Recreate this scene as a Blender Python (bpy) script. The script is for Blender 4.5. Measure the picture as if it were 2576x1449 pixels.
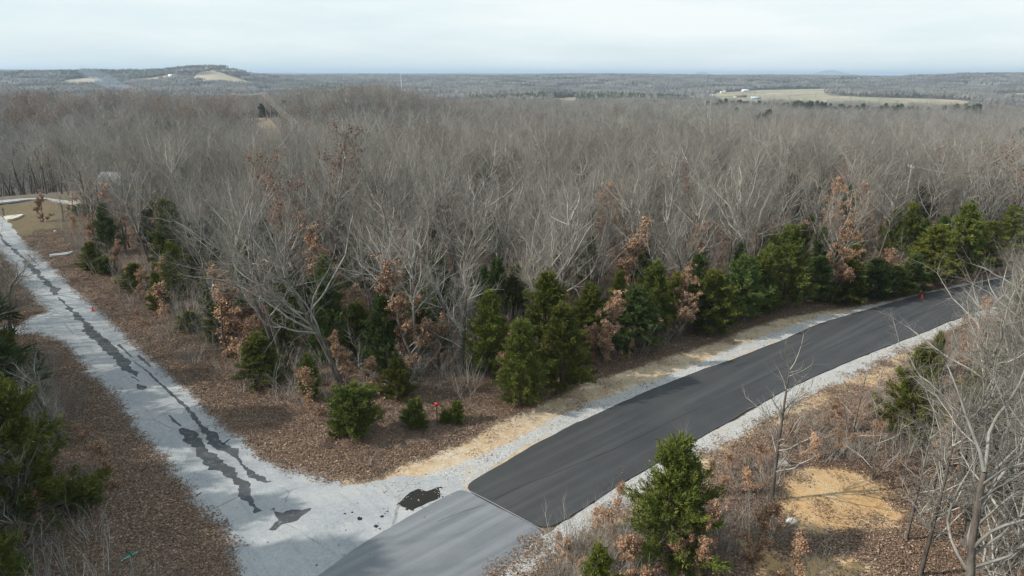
import bpy, math, random
import numpy as np
from mathutils import Vector, Matrix, Euler
from mathutils.geometry import delaunay_2d_cdt

SC = bpy.context.scene
for o in list(bpy.data.objects):
    bpy.data.objects.remove(o, do_unlink=True)

# ------------------------------------------------------------------ camera
CAM_H, PITCH, ROLL = 24.0, 17.65, 0.23
IW, IH, FPX = 2576.0, 1449.0, 1700.0
cd = bpy.data.cameras.new("camera")
cam = bpy.data.objects.new("camera", cd)
SC.collection.objects.link(cam)
cam.location = (0, 0, CAM_H)
CR = Matrix.Rotation(math.radians(90 - PITCH), 3, 'X') @ Matrix.Rotation(math.radians(ROLL), 3, 'Z')
cam.rotation_euler = CR.to_euler()
cd.sensor_fit = 'HORIZONTAL'
cd.sensor_width = 36.0
cd.lens = 36.0 * FPX / IW
cd.clip_start = 0.5
cd.clip_end = 60000
SC.camera = cam

# ------------------------------------------------------------------ sun and sky
SUN_EL, SHADOW_DIR = math.radians(33), Vector((0.985, 0.17))
sd = bpy.data.lights.new("sun", 'SUN')
sd.energy = 4.2
sd.angle = math.radians(0.9)
sd.color = (1.0, 0.93, 0.82)
so = bpy.data.objects.new("sun", sd)
SC.collection.objects.link(so)
sv = Vector((SHADOW_DIR.x, SHADOW_DIR.y, -math.tan(SUN_EL) * SHADOW_DIR.length)).normalized()
so.rotation_euler = sv.to_track_quat('-Z', 'Y').to_euler()
so.location = (-60, -10, 90)

W = bpy.data.worlds.new("World")
SC.world = W
W.use_nodes = True
wt = W.node_tree
wt.nodes.clear()
def wn(t): return wt.nodes.new(t)
w_out = wn('ShaderNodeOutputWorld'); w_bg = wn('ShaderNodeBackground')
w_sky = wn('ShaderNodeTexSky')
w_sky.sky_type = 'NISHITA'; w_sky.sun_disc = False
w_sky.sun_elevation = SUN_EL
w_sky.sun_rotation = math.atan2(-SHADOW_DIR.x, -SHADOW_DIR.y)
w_sky.air_density = 1.0; w_sky.dust_density = 1.2; w_sky.ozone_density = 1.0
w_tc = wn('ShaderNodeTexCoord'); w_map = wn('ShaderNodeMapping')
w_map.inputs['Scale'].default_value = (1.0, 1.0, 7.0)
w_map.inputs['Rotation'].default_value = (0.05, 0.06, 0.3)
w_no = wn('ShaderNodeTexNoise'); w_no.inputs['Scale'].default_value = 1.6
w_no.inputs['Detail'].default_value = 6; w_no.inputs['Roughness'].default_value = 0.55
w_rp = wn('ShaderNodeMapRange')
w_rp.inputs['From Min'].default_value = 0.36; w_rp.inputs['From Max'].default_value = 0.66
w_rp.inputs['To Min'].default_value = 0.0; w_rp.inputs['To Max'].default_value = 0.95
w_mx = wn('ShaderNodeMix'); w_mx.data_type = 'RGBA'
w_mx.inputs[7].default_value = (7.9, 8.35, 8.35, 1)
w_veil = wn('ShaderNodeMix'); w_veil.data_type = 'RGBA'; w_veil.inputs[0].default_value = 0.72; w_veil.inputs[7].default_value = (6.0, 7.6, 8.2, 1)
wt.links.new(w_tc.outputs['Generated'], w_map.inputs['Vector'])
wt.links.new(w_map.outputs[0], w_no.inputs['Vector'])
wt.links.new(w_no.outputs['Fac'], w_rp.inputs['Value'])
wt.links.new(w_rp.outputs[0], w_mx.inputs[0])
wt.links.new(w_sky.outputs[0], w_veil.inputs[6])
wt.links.new(w_veil.outputs[2], w_mx.inputs[6])
wt.links.new(w_mx.outputs[2], w_bg.inputs['Color'])
w_bg.inputs['Strength'].default_value = 0.1
wt.links.new(w_bg.outputs[0], w_out.inputs[0])

SC.view_settings.view_transform = 'Standard'
SC.view_settings.look = 'None'
SC.view_settings.gamma = 1.0
SC.view_settings.use_curve_mapping = False
SC.view_settings.exposure = 0.28
SC.render.engine = 'CYCLES'
SC.cycles.max_bounces = 4
SC.cycles.diffuse_bounces = 2
SC.cycles.glossy_bounces = 1
SC.cycles.transmission_bounces = 1
SC.cycles.transparent_max_bounces = 4
SC.cycles.volume_bounces = 0
SC.cycles.use_denoising = True
SC.cycles.denoiser = 'OPENIMAGEDENOISE'
SC.cycles.pixel_filter_type = 'BLACKMAN_HARRIS'
SC.cycles.filter_width = 1.4

# ------------------------------------------------------------------ surveying helpers
def at(px, py, z=0.0):
    """ground point seen at a place of the photograph"""
    d = CR @ Vector((px - IW / 2, -(py - IH / 2), -FPX))
    t = (z - CAM_H) / d.z
    return (d.x * t, d.y * t)
def top_z(X, Y, py):
    """height of something at ground point X, Y whose top shows at row py"""
    lo, hi = 0.0, 23.5
    for _ in range(30):
        m = (lo + hi) / 2
        v = CR.transposed() @ Vector((X, Y, m - CAM_H))
        row = IH / 2 - FPX * v.y / -v.z
        if row > py: lo = m
        else: hi = m
    return lo
def bearing(px, r):
    """point at distance r on the bearing of column px near the horizon"""
    a = math.atan2(px - IW / 2, 1784.0)
    return (r * math.sin(a), r * math.cos(a))
def visible(X, Y, z0=0.0, z1=15.0, pad=40):
    ok = False
    for z in (z0, z1):
        v = CR.transposed() @ Vector((X, Y, z - CAM_H))
        if v.z > -1: continue
        cx = IW / 2 + FPX * v.x / -v.z; cy = IH / 2 - FPX * v.y / -v.z
        if -pad < cx < IW + pad and -pad < cy < IH + pad: ok = True
    return ok

# ------------------------------------------------------------------ node materials
def mat(name, rough=0.9, spec=0.2):
    m = bpy.data.materials.new(name); m.use_nodes = True
    nt = m.node_tree; b = nt.nodes['Principled BSDF']
    b.inputs['Roughness'].default_value = rough
    b.inputs['Specular IOR Level'].default_value = spec
    return m, nt, b
def nd(nt, t, **kw):
    n = nt.nodes.new(t)
    for k, v in kw.items():
        if k in n.inputs.keys(): n.inputs[k].default_value = v
        else: setattr(n, k, v)
    return n
def coords(nt, kind='Object', scale=(1, 1, 1), rot=(0, 0, 0)):
    tc = nt.nodes.new('ShaderNodeTexCoord'); mp = nt.nodes.new('ShaderNodeMapping')
    mp.vector_type = 'TEXTURE' if any(rot) else 'POINT'; mp.inputs['Scale'].default_value = scale; mp.inputs['Rotation'].default_value = rot
    nt.links.new(tc.outputs[kind], mp.inputs[0]); return mp.outputs[0]
def noise(nt, vec, scale, detail=3, rough=0.55, out='Fac'):
    n = nd(nt, 'ShaderNodeTexNoise', Scale=scale, Detail=detail, Roughness=rough)
    if vec is not None: nt.links.new(vec, n.inputs['Vector'])
    return n.outputs[out]
def ramp(nt, fac, stops):
    n = nt.nodes.new('ShaderNodeValToRGB'); e = n.color_ramp.elements
    while len(e) < len(stops): e.new(0.5)
    for i, (p, c) in enumerate(stops):
        e[i].position = p; e[i].color = (*c, 1) if len(c) == 3 else c
    nt.links.new(fac, n.inputs[0]); return n.outputs[0]
def mrange(nt, v, a, b, c=0.0, d=1.0):
    n = nt.nodes.new('ShaderNodeMapRange')
    for i, x in zip((1, 2, 3, 4), (a, b, c, d)): n.inputs[i].default_value = x
    nt.links.new(v, n.inputs[0]); return n.outputs[0]
def math_(nt, op, a, b=None):
    n = nt.nodes.new('ShaderNodeMath'); n.operation = op
    for i, x in enumerate((a, b)):
        if x is None: continue
        if isinstance(x, (int, float)): n.inputs[i].default_value = x
        else: nt.links.new(x, n.inputs[i])
    return n.outputs[0]
def mix(nt, fac, a, b, blend='MIX'):
    n = nt.nodes.new('ShaderNodeMix'); n.data_type = 'RGBA'; n.blend_type = blend
    for i, x in ((0, fac), (6, a), (7, b)):
        if isinstance(x, (int, float)): n.inputs[i].default_value = x
        elif isinstance(x, tuple): n.inputs[i].default_value = (*x, 1)
        else: nt.links.new(x, n.inputs[i])
    return n.outputs[2]
def bump(nt, b, h, strength=0.4, dist=0.05):
    n = nt.nodes.new('ShaderNodeBump'); n.inputs['Strength'].default_value = strength
    n.inputs['Distance'].default_value = dist
    nt.links.new(h, n.inputs['Height']); nt.links.new(n.outputs[0], b.inputs['Normal'])
def base(nt, b, c):
    if isinstance(c, tuple): b.inputs['Base Color'].default_value = (*c, 1)
    else: nt.links.new(c, b.inputs['Base Color'])
def flat(name, c, rough=0.7, spec=0.3, grain=0.12, scale=6.0, metallic=0.0):
    m, nt, b = mat(name, rough, spec)
    v = coords(nt)
    n = noise(nt, v, scale, 4)
    lo = tuple(x * (1 - grain) for x in c); hi = tuple(min(1, x * (1 + grain)) for x in c)
    base(nt, b, ramp(nt, n, [(0.3, lo), (0.7, hi)]))
    b.inputs['Metallic'].default_value = metallic
    return m

def per_tree(nt, col, amount=0.25, tint=(0.9, 0.75, 0.6)):
    """each tree a little lighter or darker and warmer than its neighbour"""
    oi = nt.nodes.new('ShaderNodeObjectInfo')
    v = mrange(nt, oi.outputs['Random'], 0, 1, 1 - amount, 1 + amount)
    hs = nt.nodes.new('ShaderNodeHueSaturation')
    nt.links.new(v, hs.inputs['Value']); nt.links.new(col, hs.inputs['Color'])
    r2 = math_(nt, 'FRACT', math_(nt, 'MULTIPLY', oi.outputs['Random'], 37.31))
    return mix(nt, math_(nt, 'MULTIPLY', r2, 0.55), hs.outputs[0], mix(nt, 1.0, hs.outputs[0], tint, 'MULTIPLY'))

def bark_mat(name, dark, light, scale=3.0, amount=0.2):
    m, nt, b = mat(name, 0.92, 0.15)
    v = coords(nt, 'Object', (1, 1, 0.25))
    c = ramp(nt, noise(nt, v, scale, 5, 0.65), [(0.32, dark), (0.68, light)])
    gm = nt.nodes.new('ShaderNodeNewGeometry')
    reg = noise(nt, gm.outputs['Position'], 0.011, 3, .6)
    c = mix(nt, mrange(nt, reg, .42, .64, 0, .30), c, mix(nt, 1.0, c, (0.84, 0.72, 0.63), 'MULTIPLY'))
    base(nt, b, per_tree(nt, c, amount, (1.0, 0.955, 0.89)))
    return m
M_BARK = bark_mat('bark', (0.045, 0.038, 0.033), (0.17, 0.155, 0.14), 4.0)
M_LIMB = bark_mat('limb_bark', (0.165, 0.16, 0.147), (0.47, 0.463, 0.433), 1.2, .3)
M_TWIG = bark_mat('twig_bark', (0.135, 0.128, 0.116), (0.34, 0.325, 0.295), 0.7, .36)
M_FARTW = bark_mat('far_twig_bark', (0.125, 0.121, 0.112), (0.34, 0.328, 0.305), 0.35, 0.45)
M_BLOCK = bark_mat('shaded_hill_twigs', (0.10, 0.098, 0.098), (0.26, 0.255, 0.245), 0.02, 0.4)  # twig colour darkened to include the self-shadow of distant crowns
M_CBARK = bark_mat('cedar_bark', (0.05, 0.035, 0.026), (0.15, 0.11, 0.085), 5.0)

def foliage_mat(name, a, b_, c, amount=0.25, scale=1.6, tint=(1.35, 1.02, 0.55)):
    m, nt, b = mat(name, 0.75, 0.2)
    v = coords(nt)
    n = noise(nt, v, scale, 4, 0.7)
    g = nt.nodes.new('ShaderNodeNewGeometry')
    col = ramp(nt, n, [(0.28, a), (0.5, b_), (0.74, c)])
    col = mix(nt, math_(nt, 'MULTIPLY', g.outputs['Random Per Island'], 0.10), col, c)
    base(nt, b, per_tree(nt, col, amount, tint))
    return m
M_CEDAR = foliage_mat('cedar_foliage', (0.038, 0.054, 0.013), (0.085, 0.112, 0.022), (0.190, 0.205, 0.040))
M_CEDARB = foliage_mat('blue_cedar_foliage', (0.034, 0.056, 0.016), (0.072, 0.106, 0.028), (0.135, 0.175, 0.052), tint=(1, 1, .9))
M_PINE = foliage_mat('far_evergreen_foliage', (0.022, 0.036, 0.017), (0.045, 0.065, 0.026), (0.08, 0.10, 0.04), tint=(1.2, 1, .7))
def leaf_mat(name, cols):
    m, nt, b = mat(name, 0.7, 0.25)
    g = nt.nodes.new('ShaderNodeNewGeometry')
    col = ramp(nt, g.outputs['Random Per Island'], [(i / (len(cols) - 1), c) for i, c in enumerate(cols)])
    base(nt, b, per_tree(nt, col, 0.2, (1.04, .97, .86)))
    return m
M_OAKLEAF = leaf_mat('dead_oak_leaf', [(0.15, 0.078, 0.045), (0.26, 0.145, 0.085), (0.36, 0.22, 0.135), (0.47, 0.33, 0.225), (0.21, 0.11, 0.07)])
M_RUST = leaf_mat('rust_leaf', [(0.12, 0.066, 0.042), (0.18, 0.105, 0.07), (0.25, 0.16, 0.115)])
M_LITTER = leaf_mat('fallen_leaf', [(0.095, 0.060, 0.043), (0.165, 0.108, 0.076), (0.235, 0.162, 0.118), (0.36, 0.27, 0.20), (0.115, 0.065, 0.045), (0.16, 0.125, 0.10)])
M_TUFT = leaf_mat('dry_stem', [(0.16, 0.105, 0.085), (0.25, 0.175, 0.145), (0.33, 0.25, 0.20)])
M_PEBBLE = leaf_mat('pale_stone', [(0.40, 0.39, 0.375), (0.50, 0.49, 0.47), (0.62, 0.61, 0.58), (0.40, 0.35, 0.29)])

# ------------------------------------------------------------------ mesh helpers
COL = SC.collection
def new_mesh(name, V, T, mats=(), midx=None, smooth=False):
    V = np.asarray(V, dtype=np.float32).reshape(-1, 3); T = np.asarray(T, dtype=np.int32).reshape(-1, 3)
    me = bpy.data.meshes.new(name)
    me.vertices.add(len(V)); me.vertices.foreach_set('co', V.ravel())
    me.loops.add(len(T) * 3); me.loops.foreach_set('vertex_index', T.ravel())
    me.polygons.add(len(T)); me.polygons.foreach_set('loop_start', np.arange(len(T), dtype=np.int32) * 3)
    if smooth: me.polygons.foreach_set('use_smooth', np.ones(len(T), dtype=bool))
    for m in mats: me.materials.append(m)
    if midx is not None: me.polygons.foreach_set('material_index', np.asarray(midx, dtype=np.int32))
    me.update(calc_edges=True); me.validate()
    return me
def obj(name, me, parent=None, link=True, loc=None):
    o = bpy.data.objects.new(name, me)
    if link: COL.objects.link(o)
    if parent is not None: o.parent = parent
    if loc is not None: o.location = loc
    return o
def tag(o, label=None, cat=None, group=None, kind=None):
    for k, v in (('label', label), ('category', cat), ('group', group), ('kind', kind)):
        if v: o[k] = v
    return o
def thing(name, label, cat, loc=(0, 0, 0), rz=0.0, group=None, scale=1.0):
    o = bpy.data.objects.new(name, None); COL.objects.link(o)
    o.location = loc; o.rotation_euler = (0, 0, rz); o.empty_display_size = 0.3
    o.scale = (scale,) * 3 if not isinstance(scale, tuple) else scale
    return tag(o, label, cat, group)

class Geo:
    """collects triangles"""
    def __init__(s): s.V = []; s.T = []; s.M = []; s.n = 0
    def add(s, V, T, m=0):
        V = np.asarray(V, dtype=np.float64).reshape(-1, 3); T = np.asarray(T).reshape(-1, 3)
        s.V.append(V); s.T.append(T + s.n); s.M.append(np.full(len(T), m)); s.n += len(V)
    def box(s, c, d, m=0, rz=0.0, top=(1, 1)):
        x, y, z = [k / 2 for k in d]
        P = np.array([(sx * x * (top[0] if sz > 0 else 1), sy * y * (top[1] if sz > 0 else 1), sz * z) for sz in (-1, 1) for sy in (-1, 1) for sx in (-1, 1)])
        ca, sa = math.cos(rz), math.sin(rz)
        P = np.stack([P[:, 0] * ca - P[:, 1] * sa, P[:, 0] * sa + P[:, 1] * ca, P[:, 2]], 1) + np.array(c)
        s.add(P, [(0, 2, 1), (1, 2, 3), (4, 5, 6), (5, 7, 6), (0, 1, 4), (1, 5, 4), (2, 6, 3), (3, 6, 7), (0, 4, 2), (2, 4, 6), (1, 3, 5), (3, 7, 5)], m)
    def lathe(s, prof, n=12, m=0, c=(0, 0, 0)):
        a = np.arange(n) * 2 * math.pi / n; V = []
        for r, z in prof: V.append(np.stack([r * np.cos(a) + c[0], r * np.sin(a) + c[1], np.full(n, z + c[2])], 1))
        T = []
        for k in range(len(prof) - 1):
            for i in range(n):
                j = (i + 1) % n; A, B, C_, D = k * n + i, k * n + j, (k + 1) * n + j, (k + 1) * n + i
                T += [(A, B, C_), (A, C_, D)]
        V = np.concatenate(V); V = np.vstack([V, [c[0], c[1], prof[0][1] + c[2]], [c[0], c[1], prof[-1][1] + c[2]]])
        b0, b1 = len(V) - 2, len(V) - 1; L = (len(prof) - 1) * n
        for i in range(n):
            j = (i + 1) % n; T += [(b0, j, i), (b1, L + i, L + j)]
        s.add(V, T, m)
    def mesh(s, name, mats, smooth=False):
        return new_mesh(name, np.concatenate(s.V), np.concatenate(s.T), mats, np.concatenate(s.M), smooth)

def frames(D):
    D = D / np.maximum(np.linalg.norm(D, axis=1, keepdims=True), 1e-9)
    R = np.where(np.abs(D[:, 2:3]) < 0.9, np.array([[0, 0, 1.0]]), np.array([[1.0, 0, 0]]))
    A = np.cross(D, R); A /= np.maximum(np.linalg.norm(A, axis=1, keepdims=True), 1e-9)
    return D, A, np.cross(D, A)
def tubes(S, n):
    """S: rows p0 p1 r0 r1 -> open n-sided tubes"""
    S = np.asarray(S, dtype=np.float64); k = len(S)
    if k == 0: return np.zeros((0, 3)), np.zeros((0, 3), int)
    D, A, B = frames(S[:, 3:6] - S[:, 0:3]); a = np.arange(n) * 2 * math.pi / n
    ring = A[:, None, :] * np.cos(a)[None, :, None] + B[:, None, :] * np.sin(a)[None, :, None]
    v0 = S[:, None, 0:3] + ring * S[:, 6][:, None, None]; v1 = S[:, None, 3:6] + ring * S[:, 7][:, None, None]
    V = np.concatenate([v0, v1], 1).reshape(-1, 3)
    i = np.arange(n); j = (i + 1) % n
    t = np.concatenate([np.stack([i, j, n + j], 1), np.stack([i, n + j, n + i], 1)])
    T = (t[None] + (np.arange(k) * 2 * n)[:, None, None]).reshape(-1, 3)
    return V, T
def spikes(S, n=3):
    S = np.asarray(S, dtype=np.float64); k = len(S)
    if k == 0: return np.zeros((0, 3)), np.zeros((0, 3), int)
    D, A, B = frames(S[:, 3:6] - S[:, 0:3]); a = np.arange(n) * 2 * math.pi / n
    ring = A[:, None, :] * np.cos(a)[None, :, None] + B[:, None, :] * np.sin(a)[None, :, None]
    V = np.concatenate([S[:, None, 0:3] + ring * S[:, 6][:, None, None], S[:, None, 3:6]], 1).reshape(-1, 3)
    i = np.arange(n); j = (i + 1) % n
    t = np.stack([i, j, np.full(n, n)], 1)
    T = (t[None] + (np.arange(k) * (n + 1))[:, None, None]).reshape(-1, 3)
    return V, T
def leaf_faces(P, rng, size, out=None):
    """one bent diamond leaf (2 triangles) per point"""
    k = len(P); D = rng.normal(0, 1, (k, 3)); D, A, B = frames(D)
    L = size * rng.uniform(0.6, 1.3, (k, 1)); w = L * rng.uniform(0.32, 0.5, (k, 1))
    V = np.stack([P, P + D * L * 0.55 + A * w + B * w * 0.3, P + D * L, P + D * L * 0.5 - A * w + B * w * 0.3], 1).reshape(-1, 3)
    T = (np.array([(0, 1, 2), (0, 2, 3)])[None] + (np.arange(k) * 4)[:, None, None]).reshape(-1, 3)
    return V, T

# ------------------------------------------------------------------ tree growing
def norm3(x, y, z):
    l = math.sqrt(x * x + y * y + z * z) or 1.0
    return x / l, y / l, z / l
def sprout(rn, d, ang):
    """a direction that leaves d by ang"""
    ax = (0.0, 0.0, 1.0) if abs(d[2]) < 0.95 else (1.0, 0.0, 0.0)
    u = norm3(d[1] * ax[2] - d[2] * ax[1], d[2] * ax[0] - d[0] * ax[2], d[0] * ax[1] - d[1] * ax[0])
    v = (d[1] * u[2] - d[2] * u[1], d[2] * u[0] - d[0] * u[2], d[0] * u[1] - d[1] * u[0])
    a = rn.uniform(0, 2 * math.pi); c, s = math.cos(ang), math.sin(ang); ca, sa = math.cos(a), math.sin(a)
    return tuple(d[i] * c + (u[i] * ca + v[i] * sa) * s for i in range(3))
def grow(rn, p, d, L, r, lev, st, out):
    P = st[lev]; n = max(2, int(round(L / P['seg']))); step = L / n; r0 = r; tipr = P.get('tip', 0.3)
    carry = rn.random()
    for i in range(n):
        w = P['wander']
        d = norm3(d[0] + rn.gauss(0, w), d[1] + rn.gauss(0, w), d[2] + rn.gauss(0, w) * 0.7 + P['up'])
        q = (p[0] + d[0] * step, p[1] + d[1] * step, p[2] + d[2] * step)
        r2 = r0 * (1 - (i + 1) / n * (1 - tipr))
        out[lev].append((*p, *q, r, r2))
        t = (i + 1) / n
        if lev + 1 < len(st) and t > P['start']:
            carry += P['rate'] * step
            while carry >= 1:
                carry -= 1
                f = rn.random(); b = (p[0] + (q[0] - p[0]) * f, p[1] + (q[1] - p[1]) * f, p[2] + (q[2] - p[2]) * f)
                if lev == 0:
                    tt = (t - P['start']) / max(1e-3, 1 - P['start'])
                    cl = P['clen'] * (1 - P['cone'] * tt) * rn.uniform(0.65, 1.2)
                else:
                    cl = P['clen'] * (1.05 - 0.55 * t) * rn.uniform(0.6, 1.25)
                grow(rn, b, sprout(rn, d, math.radians(rn.uniform(*P['ang']))), cl, min(r2 * P['cr'] * rn.uniform(.75, 1.15), st[lev + 1].get('rmax', 9)), lev + 1, st, out)
        p, r = q, r2
    if lev < 2 and len(st) > lev + 1:
        for _ in range(2): grow(rn, p, sprout(rn, d, math.radians(rn.uniform(12, 35))), st[lev]['clen'] * rn.uniform(.5, .8), r * 0.85, lev + 1, st, out)

def style(H, kind='tall', dense=1.0, tw=0.009):
    if kind == 'tall':
        return [dict(seg=1.1, wander=.06, up=.05, start=.50, rate=2.3, clen=H * .47, cone=.12, ang=(18, 58), cr=.55, tip=.45),
                dict(seg=.65, wander=.17, up=.055, start=.16, rate=2.3 * dense, clen=H * .17, cone=0, ang=(25, 62), cr=.52, tip=.24, rmax=.078),
                dict(seg=.42, wander=.24, up=.05, start=.08, rate=4.6 * dense, clen=1.05, cone=0, ang=(30, 72), cr=.55, tip=.3, rmax=.028),
                dict(seg=.36, wander=.27, up=.03, start=.05, rate=3.1, clen=.46, ang=(30, 70), cr=.8, tip=.5, rmax=tw * 1.4),
                dict(seg=.4, wander=.2, up=.02, start=2, rate=0, clen=0, ang=(0, 1), cr=1, tip=0, rmax=tw)]
    if kind == 'spread':
        return [dict(seg=1.0, wander=.09, up=.04, start=.3, rate=2.0, clen=H * .38, cone=.35, ang=(35, 75), cr=.5, tip=.4),
                dict(seg=.6, wander=.19, up=.12, start=.12, rate=3.0 * dense, clen=H * .14, cone=0, ang=(30, 75), cr=.6, tip=.28, rmax=.12),
                dict(seg=.45, wander=.25, up=.04, start=.1, rate=5.6 * dense, clen=.9, cone=0, ang=(30, 75), cr=.6, tip=.3, rmax=.04),
                dict(seg=.4, wander=.26, up=.04, start=.1, rate=3.8, clen=.38, ang=(25, 65), cr=.8, tip=.5, rmax=tw * 1.5),
                dict(seg=.4, wander=.2, up=.02, start=2, rate=0, clen=0, ang=(0, 1), cr=1, tip=0, rmax=tw)]
    if kind == 'slim':
        return [dict(seg=.9, wander=.018, up=.06, start=.28, rate=3.2, clen=H * .28, cone=.5, ang=(35, 72), cr=.62, tip=.3),
                dict(seg=.5, wander=.16, up=.10, start=.12, rate=2.6 * dense, clen=1.0, cone=0, ang=(25, 60), cr=.65, tip=.4, rmax=.05),
                dict(seg=.35, wander=.2, up=.05, start=.1, rate=3.5 * dense, clen=.45, cone=0, ang=(25, 60), cr=.8, tip=.5, rmax=.026),
                dict(seg=.3, wander=.2, up=.02, start=2, rate=0, clen=0, ang=(0, 1), cr=1, tip=0, rmax=tw)]
    if kind == 'far':
        return [dict(seg=1.6, wander=.06, up=.05, start=.5, rate=2.6, clen=H * .44, cone=.1, ang=(18, 66), cr=.55, tip=.45),
                dict(seg=1.1, wander=.2, up=.04, start=.3, rate=1.9 * dense, clen=H * .15, cone=0, ang=(25, 62), cr=.6, tip=.35, rmax=.10),
                dict(seg=.9, wander=.2, up=.07, start=.1, rate=4.6 * dense, clen=1.1, cone=0, ang=(28, 70), cr=.7, tip=.4, rmax=.05),
                dict(seg=.9, wander=.2, up=.02, start=2, rate=0, clen=0, ang=(0, 1), cr=1, tip=0, rmax=tw)]
def skeleton(seed, H, r, kind, dense=1.0, tw=0.009, lean=(0, 0), n_stem=1):
    rn = random.Random(seed); st = style(H, kind, dense, tw); out = [[] for _ in st]
    for k in range(n_stem):
        a = rn.uniform(0, 6.28) if n_stem > 1 else 0; s = 0.28 if n_stem > 1 else 0
        d = norm3(lean[0] + math.cos(a) * s, lean[1] + math.sin(a) * s, 1)
        trunkL = H * (0.58 if kind in ('tall', 'far') else 0.80 if kind == 'slim' else 0.62)
        grow(rn, (0, 0, -0.25), d, trunkL * (1 if k == 0 else rn.uniform(.7, .95)), r * (1 if k == 0 else .75), 0, st, out)
    fl = out[0][0]; out[0].insert(0, (fl[0], fl[1], fl[2], fl[0] + (fl[3] - fl[0]) * .3, fl[1] + (fl[4] - fl[1]) * .3, fl[2] + .65, r * 1.5, r * 1.02))
    return out
def tree_meshes(name, out, sides=(8, 5, 4, 3), mats=None, joined=False, leaves=None):
    """-> trunk mesh, crown mesh (, leaves mesh)"""
    mats = mats or (M_BARK, M_LIMB, M_TWIG)
    last = len(out) - 1
    def lev(i):
        if i == last: return spikes(out[i], 3)
        return tubes(out[i], sides[min(i, len(sides) - 1)])
    if joined:
        g = Geo()
        for i in range(len(out)):
            V, T = lev(i)
            if len(V): g.add(V, T, min(i, 2))
        return g.mesh(name, mats)
    V, T = lev(0)
    gt = new_mesh(name + '_trunk', V, T, (mats[0],), None, True)
    g = Geo()
    for i in range(1, len(out)):
        V, T = lev(i)
        if len(V): g.add(V, T, 0 if i == 1 else 1)
    gc = g.mesh(name + '_crown', (mats[1], mats[2]))
    return gt, gc

def cedar_arrays(seed, H, R, n_limb=95, per=26, blade=0.20, shape='cone', tri=3):
    rng = np.random.default_rng(seed)
    limbs = []; base_z = 0.04 * H
    for i in range(n_limb):
        t = (i + rng.random()) / n_limb; z = base_z + (H * 0.97 - base_z) * t ** 0.92
        f = z / H
        prof = (math.sin(min(1, (f + .16) / .42) * math.pi / 2)) * (1 - f) ** (0.72 if shape == 'cone' else 0.5) * 1.12
        if shape == 'round': prof = math.sqrt(max(0, 1 - (2 * f - .85) ** 2 / 1.35))
        a = i * 2.4 + rng.normal(0, .5)
        L = R * prof * rng.uniform(0.45, 1.25) * (1 + .22 * math.sin(2 * a + seed) * math.sin(z * 2.3 + seed) + .14 * math.sin(3 * a + z * 4)) + 0.05 * R
        up = rng.uniform(0.15, 0.6) + 0.9 * f * f
        limbs.append((z, L, a, up))
    P = []; Dv = []; stems = []
    for z, L, a, up in limbs:
        d = np.array([math.cos(a), math.sin(a), up]); d /= np.linalg.norm(d)
        o = np.array([0, 0, z - 0.1 * H * 0.3]); tip = o + d * L
        stems.append((*o, *tip, 0.018 + 0.006 * L, 0.006))
        npl = max(3, int(per * .15 * (0.4 + L / R)))
        for j in range(npl):
            sp = 1 - 0.78 * (j / npl) * rng.uniform(.7, 1.1); pd = d + rng.normal(0, .42, 3) + np.array([0, 0, .35 + .5 * rng.random()]); pd /= np.linalg.norm(pd)
            pl = (0.10 + 0.16 * rng.random()) * R + .10; k = 11; ss = rng.random((k, 1)) ** .8
            q = o + d * L * sp + pd * pl * ss + rng.normal(0, 1, (k, 3)) * (.035 + .10 * pl * (1.15 - ss))
            P.append(q); Dv.append(np.repeat(pd[None], k, 0) + rng.normal(0, .30, (k, 3)))
    top = np.array([[0, 0, H * rng.uniform(.86, 1.0)] for _ in range(10)]) + rng.normal(0, .03 * R + .02, (10, 3))
    P.append(top); Dv.append(np.repeat([[0, 0, 1.0]], 10, 0) + rng.normal(0, .2, (10, 3)))
    P = np.concatenate(P); Dv = np.concatenate(Dv); ok = P[:, 2] > 0.02; P, Dv = P[ok], Dv[ok]
    D, A, B = frames(Dv); k = len(P); Vs = []; Ts = []; n = 0
    for j in range(tri):
        ang = rng.uniform(0, 6.28, (k, 1)); side = A * np.cos(ang) + B * np.sin(ang)
        nrm = -A * np.sin(ang) + B * np.cos(ang)
        dd = D + side * rng.uniform(-.5, .5, (k, 1)) + nrm * rng.uniform(-.5, .5, (k, 1))
        L = blade * rng.uniform(.7, 1.5, (k, 1)); w = L * rng.uniform(.11, .22, (k, 1)); o = P + rng.normal(0, blade * .25, (k, 3))
        V = np.stack([o - side * w, o + side * w, o + dd * L], 1).reshape(-1, 3)
        Vs.append(V); Ts.append(np.arange(len(V)).reshape(-1, 3) + n); n += len(V)
    return np.concatenate(Vs), np.concatenate(Ts), stems

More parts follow.
